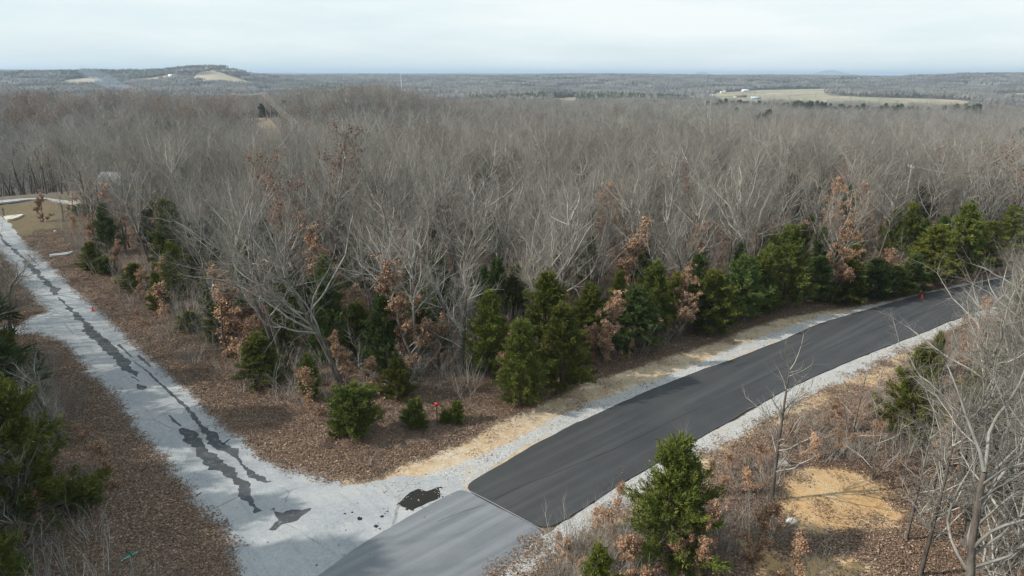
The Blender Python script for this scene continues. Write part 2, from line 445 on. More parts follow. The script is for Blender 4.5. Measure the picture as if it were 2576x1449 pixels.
# ------------------------------------------------------------------ terrain
def sstep(a, b, x):
    t = np.clip((x - a) / (b - a), 0, 1); return t * t * (3 - 2 * t)
def hump(x, y, px, r, sx, sr, h):
    a = np.arctan2(x, y); rr = np.hypot(x, y); a0 = math.atan2(px - IW / 2, 1784.0)
    return h * np.exp(-((a - a0) * 1784 / sx) ** 2 - ((rr - r) / sr) ** 2)
def terrain(x, y):
    x = np.asarray(x, float); y = np.asarray(y, float); r = np.hypot(x, y)
    h = np.interp(r, [0, 150, 300, 450, 900, 1300, 2250, 3000, 5000, 9000, 14000, 40000], [0, 0, -11, -20, -28, -29, -27, -6, 0, 6, -8, -30])
    az = az_ = np.degrees(np.arctan2(x, y))
    n = 3.2 * np.sin(x / 210 + 1.3 + np.sin(y / 330)) * np.sin(y / 260 + .4) + 4.0 * np.sin(x / 620 + y / 900 + 2) + 2.5 * np.sin(y / 430 - x / 500)
    h = h + n * sstep(220, 900, r) * 1.15 + 5 * np.sin(r / 210 + 2.2 * np.sin(az_ / 9)) * sstep(700, 1500, r) * (1 - sstep(5000, 9000, r))
    h = h + (2.6 * np.sin(x / 31 + 1.2 * np.sin(y / 47)) * np.sin(y / 38 + .7)) * sstep(150, 260, r) * (1 - sstep(1400, 2400, r))
    left = sstep(-3, -12, az)
    h = h + 16.5 * np.exp(-((r - 440) / 110) ** 2) * left - 5 * np.exp(-((r - 240) / 60) ** 2) * left
    h = h + 8 * np.exp(-((r - 480) / 130) ** 2) * np.exp(-((az + 4) / 9) ** 2)
    h = h + hump(x, y, 515, 2500, 80, 260, 29) + hump(x, y, 590, 2550, 130, 400, 12) + hump(x, y, 330, 2600, 230, 420, 24)
    h = h + hump(x, y, 1230, 2500, 230, 380, 13) + hump(x, y, 1880, 3000, 160, 400, 12)
    h = h + hump(x, y, 2500, 3200, 150, 500, 9) + hump(x, y, 60, 6000, 260, 1500, 22)
    h = h + hump(x, y, 1764, 15000, 20, 700, 82) + hump(x, y, 2085, 15000, 34, 700, 90) + hump(x, y, 2130, 15000, 75, 700, 22)
    h = h + hump(x, y, 1150, 11000, 500, 1500, 16) + hump(x, y, 1500, 9500, 130, 900, 10)
    pxx = np.tan(np.clip(np.arctan2(x, y), -1.4, 1.4)) * 1784 + IW / 2
    mk = sstep(1730, 1790, pxx) * (1 - sstep(2490, 2560, pxx)) * sstep(1000, 1150, r) * (1 - sstep(2550, 2800, r))
    h = h * (1 - mk) + mk * (-29 + (r - 1150) * .005)
    return h * sstep(135, 240, r)

# ------------------------------------------------------------------ outlines (photograph -> ground)
def g(pts): return np.array([at(*p) for p in pts])
ROAD_R = [(-260, 350), (-120, 455), (10, 548), (83, 625), (143, 675), (193, 725), (250, 772), (283, 802), (333, 845), (400, 908), (450, 946), (523, 1011), (571, 1059), (638, 1115), (697, 1160), (767, 1181), (815, 1190), (896, 1222), (966, 1204), (1060, 1200), (1150, 1195)]
ROAD_L = [(-420, 440), (-200, 545), (0, 638), (27, 672), (50, 715), (83, 762), (112, 782), (40, 812), (-60, 840), (-60, 858), (30, 850), (77, 842), (127, 855), (167, 882), (213, 950), (244, 976), (279, 1007), (314, 1066), (345, 1115), (394, 1160), (432, 1216), (467, 1258), (495, 1296), (537, 1338), (554, 1373), (570, 1449), (585, 1700)]
SEAM = [(1163, 1228), (1230, 1262), (1300, 1300), (1373, 1340)]
old_road = ROAD_R + SEAM + [(1250, 1449), (1060, 1700)] + ROAD_L[::-1]
apron = SEAM + [(1330, 1375), (1252, 1449), (1090, 1600), (1020, 1700), (520, 1700), (670, 1540), (800, 1449), (900, 1376), (1040, 1292)]
NR_UP = [(1163, 1228), (1250, 1178), (1330, 1130), (1400, 1092), (1500, 1044), (1590, 1003), (1680, 965), (1770, 930), (1840, 905), (1960, 860), (2060, 817), (2200, 775), (2318, 742), (2400, 726), (2500, 704), (2620, 682), (2800, 655)]
NR_DN = [(1373, 1340), (1450, 1293), (1550, 1225), (1620, 1188), (1700, 1135), (1800, 1082), (1900, 1024), (2000, 970), (2100, 925), (2200, 885), (2300, 845), (2390, 808), (2470, 780), (2600, 742), (2800, 700)]
new_road = NR_UP + NR_DN[::-1]
gravel_far = NR_UP[::-1] + [(1163, 1229), (1080, 1262), (1000, 1262), (940, 1220), (1060, 1200), (1150, 1172), (1250, 1124), (1400, 1052), (1500, 1008), (1640, 958), (1760, 908), (1900, 850), (2050, 802), (2200, 765), (2300, 741), (2400, 720), (2500, 699), (2800, 650)]
gravel_near = NR_DN + [(2800, 712), (2600, 762), (2450, 815), (2350, 852), (2250, 896), (2150, 946), (2050, 992), (1950, 1045), (1870, 1096), (1800, 1128), (1740, 1160), (1640, 1235), (1560, 1285), (1480, 1330), (1420, 1375), (1330, 1449), (1180, 1620), (1100, 1620), (1250, 1449), (1320, 1382)]
sand_far = [(860, 1200), (896, 1215), (960, 1203), (1010, 1168), (1080, 1150), (1170, 1112), (1250, 1062), (1330, 1032), (1390, 1000), (1460, 968), (1560, 938), (1650, 905), (1750, 878), (1850, 840), (1950, 806), (2050, 786), (2150, 772), (2250, 757), (2330, 737), (2420, 715), (2420, 740), (2200, 790), (1960, 870), (1680, 980), (1400, 1105), (1163, 1240), (1000, 1270), (880, 1230)]
sand_near = [(1400, 1400), (1480, 1330), (1640, 1235), (1740, 1160), (1870, 1090), (2050, 985), (2250, 890), (2400, 820), (2330, 880), (2235, 985), (2120, 1000), (2010, 1060), (1900, 1098), (1840, 1150), (1760, 1215), (1700, 1300), (1560, 1400), (1450, 1500)]
clearing = [(1948, 1250), (1964, 1200), (2015, 1178), (2100, 1174), (2190, 1196), (2250, 1240), (2290, 1300), (2250, 1352), (2170, 1335), (2110, 1362), (2030, 1350), (1980, 1330), (1950, 1290)]
clearing2 = [(1830, 1345), (1900, 1330), (1930, 1350), (1890, 1365), (2010, 1400), (2140, 1400), (2200, 1440), (2060, 1500), (1900, 1490), (1870, 1400)]
open_land = [(-420, 330), (-150, 440), (60, 470), (170, 530), (200, 600), (290, 690), (410, 815), (600, 945), (760, 1000), (870, 1030), (1000, 990), (1230, 985), (1330, 960), (1500, 930), (1700, 850), (1850, 790), (2000, 745), (2200, 712), (2350, 688), (2480, 660), (2800, 620), (2800, 770), (2470, 812), (2360, 850), (2280, 930), (2250, 1060), (2330, 1180), (2390, 1300), (2330, 1449), (2240, 1620), (420, 1640), (100, 1500), (215, 1330), (170, 1150), (110, 950), (60, 890), (-60, 860), (-60, 830), (40, 790), (10, 720), (-40, 650), (-420, 470)]

def inside(px, py, poly):
    px = np.asarray(px, float); py = np.asarray(py, float); c = np.zeros(px.shape, bool); n = len(poly)
    for i in range(n):
        x0, y0 = poly[i]; x1, y1 = poly[(i + 1) % n]
        if y0 == y1: continue
        c ^= ((y0 > py) != (y1 > py)) & (px < (x1 - x0) * (py - y0) / (y1 - y0) + x0)
    return c
def sdist(px, py, poly):
    """signed distance in metres, positive inside"""
    px = np.asarray(px, float); py = np.asarray(py, float); d = np.full(px.shape, 1e9); n = len(poly)
    for i in range(n):
        x0, y0 = poly[i]; x1, y1 = poly[(i + 1) % n]; ex, ey = x1 - x0, y1 - y0
        t = np.clip(((px - x0) * ex + (py - y0) * ey) / (ex * ex + ey * ey + 1e-12), 0, 1)
        d = np.minimum(d, np.hypot(px - x0 - t * ex, py - y0 - t * ey))
    return np.where(inside(px, py, poly), d, -d)
def ragged(poly, step=0.3, amp=0.12, seed=1, smooth=True):
    """resample a ground outline and roughen it"""
    rng = np.random.default_rng(seed); P = []
    n = len(poly)
    for i in range(n):
        a, b = poly[i], poly[(i + 1) % n]; k = max(1, int(np.hypot(*(b - a)) / step))
        for j in range(k): P.append(a + (b - a) * j / k)
    P = np.array(P); m = len(P)
    if smooth:
        for _ in range(6): P = P * .5 + (np.roll(P, 1, 0) + np.roll(P, -1, 0)) * .25
    w = np.zeros(m)
    for sc, am in ((1, .35), (2, .5), (5, .8), (14, 1.0)):
        k = max(3, m // sc); v = rng.normal(0, am, k); w += np.interp(np.arange(m), np.linspace(0, m, k), v)
    T = np.roll(P, -1, 0) - np.roll(P, 1, 0); T /= np.maximum(np.linalg.norm(T, axis=1, keepdims=True), 1e-9)
    return P + np.stack([T[:, 1], -T[:, 0]], 1) * (w * amp)[:, None]
def sheet(name, poly, z, material, kind='structure', parent=None, thick=0.0, edge_drop=0.0):
    n = len(poly)
    vs, es, fs, _, _, _ = delaunay_2d_cdt([Vector(p) for p in poly], [(i, (i + 1) % n) for i in range(n)], [], 1, 1e-5)
    V = np.array([(v.x, v.y, z) for v in vs]); T = np.array([f for f in fs if len(f) == 3])
    c = V[T].mean(1); a, b, d = V[T[:, 0]], V[T[:, 1]], V[T[:, 2]]
    s = np.cross(b - a, d - a)[:, 2]; T[s < 0] = T[s < 0][:, ::-1]
    if edge_drop:
        m = len(V); W_ = V.copy(); W_[:, 2] = z - edge_drop; pl = np.asarray(poly)
        area = 0.5 * np.sum(pl[:, 0] * np.roll(pl[:, 1], -1) - np.roll(pl[:, 0], -1) * pl[:, 1])
        i = np.arange(n); j = (i + 1) % n
        if area < 0: i, j = j, i
        base_i = len(V); ring0 = np.column_stack([pl, np.full(n, z)]); ring1 = np.column_stack([pl, np.full(n, z - edge_drop)])
        V = np.vstack([V, ring0, ring1]); T = np.vstack([T, np.stack([base_i + n + i, base_i + n + j, base_i + j], 1), np.stack([base_i + n + i, base_i + j, base_i + i], 1)])
    o = obj(name, new_mesh(name, V, T, (material,)), parent)
    if kind: o['kind'] = kind
    return o

# ================================================================== SETTING
def ground_material():
    m, nt, b = mat('ground_soil', 0.95, 0.1)
    v = coords(nt)
    at_ = nd(nt, 'ShaderNodeAttribute'); at_.attribute_name = 'sand'
    gr = nd(nt, 'ShaderNodeAttribute'); gr.attribute_name = 'green'
    n1 = noise(nt, v, 0.35, 5, 0.6); n2 = noise(nt, v, 2.2, 6, 0.75); n3 = noise(nt, v, 13.0, 3, 0.8)
    vo = nd(nt, 'ShaderNodeTexVoronoi', Scale=9.0); nt.links.new(v, vo.inputs['Vector'])
    leafcol = ramp(nt, vo.outputs['Color'], [(0.1, (0.075, 0.048, 0.033)), (0.4, (0.14, 0.094, 0.066)), (0.65, (0.205, 0.145, 0.105)), (0.9, (0.31, 0.235, 0.175))])
    grey = ramp(nt, n2, [(0.3, (0.10, 0.072, 0.056)), (0.7, (0.225, 0.175, 0.14))])
    litter = mix(nt, mrange(nt, n2, .42, .62, 0.15, .9), leafcol, grey)
    litter = mix(nt, mrange(nt, n1, .5, .7, 0, .6), litter, (0.20, 0.15, 0.115))
    grass = ramp(nt, n2, [(0.3, (0.085, 0.08, 0.042)), (0.7, (0.20, 0.165, 0.09))])
    litter = mix(nt, math_(nt, 'MULTIPLY', gr.outputs['Fac'], mrange(nt, n1, .35, .6)), litter, grass)
    sand = ramp(nt, n1, [(0.25, (0.44, 0.27, 0.13)), (0.5, (0.50, 0.37, 0.23)), (0.8, (0.60, 0.52, 0.40))])
    pale = mix(nt, mrange(nt, n2, .45, .6), sand, (0.62, 0.57, 0.49))
    sand = mix(nt, 0.6, sand, pale)
    spk = mrange(nt, n3, .60, .66); sand = mix(nt, math_(nt, 'MULTIPLY', spk, .55), sand, (0.20, 0.13, 0.085))
    edge = math_(nt, 'ADD', at_.outputs['Fac'], math_(nt, 'ADD', mrange(nt, n2, .2, .8, -.6, .6), mrange(nt, n1, .2, .8, -.45, .45)))
    fac = mrange(nt, edge, -0.35, 0.25)
    oc = nd(nt, 'ShaderNodeAttribute'); oc.attribute_name = 'ochre'
    sand = mix(nt, oc.outputs['Fac'], sand, mix(nt, mrange(nt, n1, .38, .62, 0, .8), ramp(nt, n2, [(0.32, (0.40, 0.235, 0.10)), (0.5, (0.53, 0.335, 0.165)), (0.66, (0.60, 0.45, 0.28))]), ramp(nt, n2, [(0.35, (0.52, 0.34, 0.17)), (0.65, (0.60, 0.45, 0.28))])))
    base(nt, b, mix(nt, fac, litter, sand))
    bump(nt, b, math_(nt, 'ADD', n2, math_(nt, 'MULTIPLY', n3, .6)), 0.9, 0.12)
    return m
M_GROUND = ground_material()

P_OLD = ragged(g(old_road), 0.22, 0.13, 3)
P_APRON = ragged(g(apron), 0.25, 0.02, 4)
P_NEW = ragged(g(new_road), 0.4, 0.035, 5)
P_GF = ragged(g(gravel_far), 0.25, 0.12, 6)
P_GN = ragged(g(gravel_near), 0.25, 0.12, 7)
G_OLD, G_APR, G_NEW, G_GF, G_GN = g(old_road), g(apron), g(new_road), g(gravel_far), g(gravel_near)
G_OPEN = g(open_land); G_S = [g(sand_far), g(sand_near), g(clearing), g(clearing2)]

def ground_z(x, y, droad=None):
    if droad is None: droad = np.maximum.reduce([sdist(x, y, p) for p in (G_OLD, G_APR, G_NEW, G_GF, G_GN)])
    nz = 0.07 * np.sin(x * .9 + np.sin(y * .7)) * np.sin(y * .8 + 1) + 0.12 * np.sin(x * .31 + 2) * np.sin(y * .27)
    return np.where(droad > -0.6, 0.0, (nz + 0.10) * sstep(0.6, 4.0, -droad)) + terrain(x, y)
def build_ground():
    x0, x1, y0, y1, s = -125.0, 92.0, -12.0, 138.0, 0.5
    xs = np.arange(x0, x1 + s, s); ys = np.arange(y0, y1 + s, s)
    X, Y = np.meshgrid(xs, ys); sh = X.shape; x, y = X.ravel(), Y.ravel()
    droad = np.maximum.reduce([sdist(x, y, G_OLD), sdist(x, y, G_APR), sdist(x, y, G_NEW), sdist(x, y, G_GF), sdist(x, y, G_GN)])
    rng = np.random.default_rng(5)
    z = ground_z(x, y, droad)
    z = z + np.where(droad > -1.2, 0, rng.normal(0, .006, x.shape))
    sand = np.maximum.reduce([sdist(x, y, p) for p in G_S])
    sand[:] = np.clip(sand, -3, 1.5)
    yard = sdist(x, y, g([(-150, 470), (330, 500), (330, 560), (170, 600), (60, 590), (-150, 560)]))
    green = sstep(-8, 2, yard)
    V = np.stack([x, y, z], 1); h, w = sh
    i = (np.arange(h - 1)[:, None] * w + np.arange(w - 1)[None]).ravel()
    T = np.concatenate([np.stack([i, i + 1, i + w + 1], 1), np.stack([i, i + w + 1, i + w], 1)])
    me = new_mesh('ground', V, T, (M_GROUND,), None, True)
    och = sstep(-2, 1, np.maximum.reduce([sdist(x, y, G_S[2]), sdist(x, y, G_S[3]), sdist(x, y, G_S[1]) - 1.6]))
    for nme, a in (('sand', sand), ('green', green), ('ochre', och)):
        at_ = me.attributes.new(nme, 'FLOAT', 'POINT'); at_.data.foreach_set('value', a.astype(np.float32))
    tag(obj('ground', me), kind='structure')
build_ground()

def build_hills():
    m, nt, b = mat('hill_soil', 0.95, 0.1)
    v = coords(nt)
    c = ramp(nt, noise(nt, v, 0.004, 8, 0.7), [(0.3, (0.095, 0.085, 0.072)), (0.55, (0.15, 0.132, 0.115)), (0.75, (0.19, 0.175, 0.15))])
    c = mix(nt, mrange(nt, noise(nt, v, 0.0017, 6, 0.7), .55, .68, 0, .8), c, (0.05, 0.065, 0.05))
    base(nt, b, c)
    az = np.concatenate([np.linspace(-180, -56, 40)[:-1], np.linspace(-56, 56, 561), np.linspace(56, 180, 40)[1:-1]])
    r = np.concatenate([[2, 40, 80], np.geomspace(100, 38000, 330)])
    A, R = np.meshgrid(np.radians(az), r); x = (R * np.sin(A)).ravel(); y = (R * np.cos(A)).ravel()
    z = terrain(x, y)
    z = z - 0.35 * ((x > -126.5) & (x < 93.5) & (y > -13.5) & (y < 139.5))
    h, w = A.shape; i = np.arange(h - 1)[:, None] * w; j = np.arange(w)[None]; j2 = (j + 1) % w
    a, b_, c_, d = (i + j).ravel(), (i + j2).ravel(), (i + w + j2).ravel(), (i + w + j).ravel()
    T = np.concatenate([np.stack([a, c_, b_], 1), np.stack([a, d, c_], 1)])
    tag(obj('hills', new_mesh('hills', np.stack([x, y, z], 1), T, (m,), None, True)), kind='structure')
build_hills()

def bearing_of(a, b): a, b = at(*a), at(*b); return math.atan2(b[1] - a[1], b[0] - a[0])
OLD_ANG = bearing_of((560, 1250), (100, 700)); NEW_ANG = bearing_of((1260, 1285), (1980, 910))
# --- road surfaces
def chipseal():
    m, nt, b = mat('worn_chipseal', 0.9, 0.2)
    v = coords(nt); vs = coords(nt, 'Object', (14, .75, 1), (0, 0, OLD_ANG))
    n1 = noise(nt, v, .25, 4, .6); n2 = noise(nt, v, 14, 4, .8); n3 = noise(nt, vs, 1.0, 4, .6); n4 = noise(nt, v, 1.7, 6, .7); n5 = noise(nt, v, 5.0, 5, .85)
    c = ramp(nt, n1, [(0.3, (0.30, 0.325, 0.355)), (0.7, (0.43, 0.44, 0.445))])
    c = mix(nt, mrange(nt, n3, .48, .62, 0, .55), c, (0.27, 0.29, 0.32))
    c = mix(nt, mrange(nt, n3, .60, .75, 0, .5), c, (0.42, 0.42, 0.41))
    c = mix(nt, mrange(nt, n4, .54, .66, 0, .6), c, (0.47, 0.455, 0.43))
    c = mix(nt, mrange(nt, n4, .28, .44, .6, 0), c, (0.24, 0.25, 0.265))
    c = mix(nt, mrange(nt, n2, .4, .7, 0, 0.50), c, (0.20, 0.20, 0.21)); c = mix(nt, mrange(nt, n2, .42, .28, 0, 0.5), c, (0.58, 0.57, 0.55))
    c = mix(nt, mrange(nt, n5, .53, .66, 0, .45), c, (0.50, 0.49, 0.47)); c = mix(nt, mrange(nt, n5, .46, .33, 0, .5), c, (0.22, 0.225, 0.235))
    vo = nd(nt, 'ShaderNodeTexVoronoi', Scale=0.22); vo.feature = 'DISTANCE_TO_EDGE'
    vv = nd(nt, 'ShaderNodeMix'); vv.data_type = 'VECTOR'; vv.inputs[0].default_value = 0.28
    nt.links.new(v, vv.inputs[4]); nt.links.new(noise(nt, v, 1.1, 4, .7, 'Color'), vv.inputs[5])
    nt.links.new(vv.outputs[1], vo.inputs['Vector'])
    c = mix(nt, math_(nt, 'MULTIPLY', mrange(nt, vo.outputs['Distance'], .004, .011, 1, 0), mrange(nt, n1, .45, .6, 0, .6)), c, (0.13, 0.13, 0.135))
    base(nt, b, c); bump(nt, b, n2, .5, .02)
    return m
def asphalt(name, lo, hi, streak=.5, rough=.8, rot=-40):
    m, nt, b = mat(name, rough, .3)
    v = coords(nt); vs = coords(nt, 'Object', (26, .8, 1), (0, 0, NEW_ANG))
    n1 = noise(nt, v, .18, 4, .6); n2 = noise(nt, v, 22, 3, .8); n3 = noise(nt, vs, 1.0, 4, .6)
    c = ramp(nt, n1, [(0.3, lo), (0.7, hi)])
    c = mix(nt, mrange(nt, n3, .45, .65, 0, streak), c, tuple(x * 1.5 for x in hi))
    c = mix(nt, mrange(nt, n2, .35, .75, 0, .35), c, tuple(x * 0.5 for x in lo))
    base(nt, b, c); bump(nt, b, n2, .35, .01)
    return m
def gravel_mat(name, tone=1.0, warm=0.0):
    m, nt, b = mat(name, .95, .15)
    v = coords(nt); vo = nd(nt, 'ShaderNodeTexVoronoi', Scale=24.0); nt.links.new(v, vo.inputs['Vector'])
    n1 = noise(nt, v, .5, 5, .7); n2 = noise(nt, v, 3.0, 5, .75)
    c = ramp(nt, vo.outputs['Color'], [(0.15, (0.30 * tone, 0.30 * tone, 0.305 * tone)), (0.5, (0.45 * tone, 0.45 * tone, 0.45 * tone)), (0.85, (0.60 * tone, 0.595 * tone, 0.58 * tone))])
    c = mix(nt, mrange(nt, n1, .52, .68, 0, .30 + warm), c, (0.46, 0.36, 0.24))
    c = mix(nt, mrange(nt, n2, .6, .72, 0, .45), c, (0.28, 0.25, 0.22))
    base(nt, b, c); bump(nt, b, vo.outputs['Distance'], .8, .04)
    return m
M_OLD = chipseal()
M_NEW = asphalt('fresh_asphalt', (0.040, 0.042, 0.046), (0.062, 0.063, 0.066), .5, .62, -52)
M_APR = asphalt('aged_asphalt', (0.145, 0.158, 0.175), (0.20, 0.212, 0.228), .45, .85, -50)
def worn(name, lo, hi):
    m = asphalt(name, lo, hi, .3, .8); nt = m.node_tree; b = nt.nodes['Principled BSDF']; src = b.inputs['Base Color'].links[0].from_socket; v = coords(nt)
    f = mrange(nt, noise(nt, v, 2.6, 6, .8), .54, .66, 0, .8); base(nt, b, mix(nt, f, src, (0.20, 0.205, 0.215))); return m
M_PATCH_OLD = asphalt('tar_patch', (0.042, 0.046, 0.052), (0.075, 0.08, 0.088), .3, .8)
M_PATCH = worn('worn_tar_patch', (0.050, 0.054, 0.060), (0.085, 0.09, 0.098))
M_DARK = asphalt('wet_tar', (0.014, 0.013, 0.012), (0.024, 0.021, 0.019), .1, .7)
M_GRAV = gravel_mat('limestone_gravel', 1.0, .15)
M_SLAB = flat('pale_concrete', (0.52, 0.48, 0.42), .85, .2, .1, 1.5)

old = sheet('old_road', P_OLD, 0.012, M_OLD)
apr = sheet('grey_asphalt_road', P_APRON, 0.028, M_APR, edge_drop=0.02)
new = sheet('new_asphalt_road', P_NEW, 0.075, M_NEW, edge_drop=0.075)
sheet('gravel_shoulder', P_GF, 0.008, M_GRAV)
sheet('gravel_shoulder', P_GN, 0.008, M_GRAV)

def strip(pts, jit=0.10, seed=0, step=.16):
    """outline round a chain of (px, py, half width in photo px)"""
    rng = np.random.default_rng(seed); C = np.array([at(p[0], p[1]) for p in pts])
    Wd = np.array([np.hypot(*(np.array(at(p[0] + p[2], p[1])) - np.array(at(p[0], p[1])))) for p in pts]) * 0.64
    seg = np.hypot(*np.diff(C, axis=0).T); s = np.concatenate([[0], np.cumsum(seg)]); k = max(6, int(s[-1] / step)); t = np.linspace(0, s[-1], k)
    P = np.stack([np.interp(t, s, C[:, 0]), np.interp(t, s, C[:, 1])], 1); w = np.interp(t, s, Wd)
    for _ in range(4): P[1:-1] = P[1:-1] * .5 + (P[2:] + P[:-2]) * .25; w[1:-1] = w[1:-1] * .5 + (w[2:] + w[:-2]) * .25
    T = np.gradient(P, axis=0); T /= np.maximum(np.linalg.norm(T, axis=1, keepdims=True), 1e-9); N = np.stack([-T[:, 1], T[:, 0]], 1)
    def side():
        q = np.zeros(k)
        for sc, am in ((1, .3), (3, .6), (9, 1.0)): q += np.interp(np.arange(k), np.linspace(0, k, max(3, k // sc)), rng.normal(0, am, max(3, k // sc)))
        return q * jit
    wl = np.maximum(w + side() * np.minimum(1, w * 4), .015); wr = np.maximum(w + side() * np.minimum(1, w * 4), .015)
    return np.vstack([P + N * wl[:, None], (P - N * wr[:, None])[::-1]])
BL = lambda x, y: (x / 2.87, y / 2.87 + 944.5)
BM = lambda x, y: (x / 2.87 + 687, y / 2.87 + 944.5)
patches = [
    [(0, 586, 2), (7, 605, 3), (24, 619, 5), (40, 633, 7), (52, 643, 5), (66, 654, 2)],
    [(64, 654, 8), (78, 673, 10), (102, 695, 8), (123, 716, 10), (137, 728, 13), (142, 742, 4)],
    [(146, 748, 3), (166, 768, 6), (190, 792, 9), (208, 810, 12), (227, 835, 18), (247, 850, 20), (283, 885, 18), (310, 912, 20), (333, 938, 15), (343, 948, 5)],
    [(70, 640, 2), (84, 655, 2), (98, 668, 3)], [(297, 867, 3), (315, 882, 4), (330, 898, 3)], [(347, 895, 3), (365, 910, 5), (380, 922, 4)],
    [(345, 966, 6), (355, 974, 13), (364, 980, 5)],
    [(340, 912, 3), (363, 928, 4), (393, 955, 5), (427, 987, 6), (463, 1021, 6), (498, 1063, 9), (530, 1094, 11), (557, 1119, 18), (592, 1150, 10), (617, 1181, 9), (645, 1199, 14), (662, 1211, 15), (682, 1211, 3)],
    [(425, 1045, 3), (440, 1060, 6), (455, 1073, 4)],
    [(457, 1077, 8), (481, 1098, 20), (505, 1129, 24), (537, 1160, 26), (575, 1188, 26), (610, 1223, 20), (627, 1258, 16), (646, 1290, 10)],
    [(560, 1120, 5), (572, 1110, 9), (581, 1104, 5)], [(330, 948, 2), (345, 955, 3), (350, 960, 2)]]
k_ = 0
for p in patches:
    sheet('tar_patch', strip(p, .13, 40 + k_, .11), 0.018 + .0015 * (k_ % 3), M_PATCH, None, old); k_ += 1
bird = [BL(*p) for p in [(1955, 955), (2000, 985), (2040, 995), (2120, 965), (2245, 958), (2205, 1005), (2150, 1050), (2100, 1062), (2030, 1075), (1990, 1118), (1945, 1112), (2005, 1050), (1985, 1000)]]
sheet('tar_patch', ragged(g(bird), .12, .075, 9, False), .018, M_PATCH, None, old)
hole = [BM(*p) for p in [(895, 935), (940, 895), (990, 848), (1050, 822), (1110, 842), (1195, 808), (1200, 880), (1090, 935), (1045, 950), (1000, 972), (950, 955)]]
o_ = sheet('tar_patch', ragged(g(hole), .14, .05, 10, False), .0195, M_DARK, None, old); o_['label'] = 'black irregular patch of fresh tar beside the road seam'
sheet('tar_patch', ragged(g([BM(*p) for p in [(603, 1030), (620, 1018), (648, 1030), (640, 1048), (615, 1050)]]), .1, .02, 11, False), .018, M_DARK, None, old)
for i, (x, y) in enumerate([(800, 965), (815, 1000), (790, 1020), (760, 1060), (740, 1090), (770, 1110), (520, 1000), (575, 990), (830, 985), (1225, 878), (1210, 815), (965, 968), (1010, 975)]):
    sheet('tar_patch', ragged(g([BM(x + a, y + b) for a, b in [(-13, 0), (0, -8), (14, -2), (3, 8)]]), .08, .04, 60 + i, False), .018, M_DARK, None, old)
# the lengthwise joint in the fresh asphalt and the pale lip of the cross seam
joint = [(1244, 1258, 1), (1320, 1222, 1.2), (1420, 1183, 1), (1544, 1133, 1.2), (1700, 1056, 1), (1850, 985, 1), (2050, 892, 1), (2200, 830, 1), (2380, 770, 1)]
sheet('road_joint', strip(joint, .035, 77, .25), .0795, M_DARK, None, new)
lip = strip([(x, y, .7) for x, y in [(1160, 1227)] + SEAM[1:]], .03, 78, .2)
sheet('seam_lip', lip, .079, flat('seam_dust', (0.42, 0.41, 0.39), .9), None, new)
sheet('road_joint', strip([(1100, 1313, .8), (1150, 1293, .8), (1218, 1271, .8)], .02, 79, .25), .0335, M_PATCH, None, apr)

# driveways
DRIVES = {'concrete_driveway': [(8, 548), (30, 546), (62, 542), (60, 545), (48, 550), (30, 556), (18, 557)],
          'gravel_driveway': [(-300, 540), (0, 508), (64, 502), (110, 500), (200, 514), (300, 525), (300, 530), (190, 521), (120, 504), (64, 506), (0, 514), (-300, 570)],
          'driveway_culvert_apron': [(120, 645), (160, 641), (187, 634), (190, 640), (160, 646), (135, 650)]}
for i, (k, p) in enumerate(DRIVES.items()):
    sheet(k, ragged(g(p), .3, .04 if i == 0 else .15, 90 + i), .30 if i else .32, M_SLAB if i == 0 else M_OLD, edge_drop=.3)

# ------------------------------------------------------------------ distant fields, each draped on the terrain
FIELDS = []
def field(name, cols, rmin, rmax, material, lift=0.5):
    """cols: bearings as photo columns; rmin, rmax: ranges in metres at each"""
    cs = np.arange(cols[0], cols[-1] + 1, 6.0); n = 26
    a0 = np.interp(cs, cols, rmin); a1 = np.interp(cs, cols, rmax); V = []
    for c, u, v_ in zip(cs, a0, a1):
        for k in range(n):
            X, Y = bearing(c, u + (v_ - u) * k / (n - 1)); V.append((X, Y))
    V = np.array(V); V = np.column_stack([V, terrain(V[:, 0], V[:, 1]) + lift]); m = len(cs)
    i = (np.arange(m - 1)[:, None] * n + np.arange(n - 1)[None]).ravel()
    T = np.concatenate([np.stack([i, i + n, i + n + 1], 1), np.stack([i, i + n + 1, i + 1], 1)])
    tag(obj(name, new_mesh(name, V, T, (material,), None, True)), kind='structure')
    FIELDS.append((np.array(cols), np.array(rmin), np.array(rmax)))
def meadow(name, a, b_, c):
    m, nt, b = mat(name, .95, .1)
    base(nt, b, ramp(nt, noise(nt, coords(nt), .012, 6, .65), [(0.35, a), (0.5, b_), (0.66, c)])); return m
M_PAST = meadow('pasture_grass', (0.18, 0.19, 0.12), (0.30, 0.275, 0.19), (0.40, 0.32, 0.235))
M_HAY = meadow('dry_hay', (0.30, 0.25, 0.17), (0.38, 0.32, 0.23), (0.43, 0.37, 0.28))
M_CLAY = meadow('bare_clay', (0.27, 0.17, 0.12), (0.27, 0.22, 0.16), (0.20, 0.19, 0.13))
field('pasture', [1765, 1800, 1850, 1900, 2000, 2100, 2115, 2180, 2300, 2420, 2490], [1250, 1170, 1150, 1150, 1150, 1150, 1150, 1150, 1150, 1170, 1250], [1780, 1950, 2080, 2250, 2450, 2540, 1860, 1800, 1760, 1720, 1600], M_PAST)
field('gravel_lot', [1925, 1945, 1975], [1905, 1900, 1920], [1925, 1950, 1940], M_SLAB, .9)
field('hay_field', [2470, 2520, 2700], [1800, 1750, 1750], [2050, 2200, 2300], M_HAY)
field('hay_field', [120, 180, 240, 262], [2250, 2200, 2200, 2300], [2330, 2420, 2480, 2380], M_HAY)
field('hay_field', [318, 360, 420, 440], [2300, 2280, 2300, 2380], [2380, 2430, 2480, 2440], M_HAY)
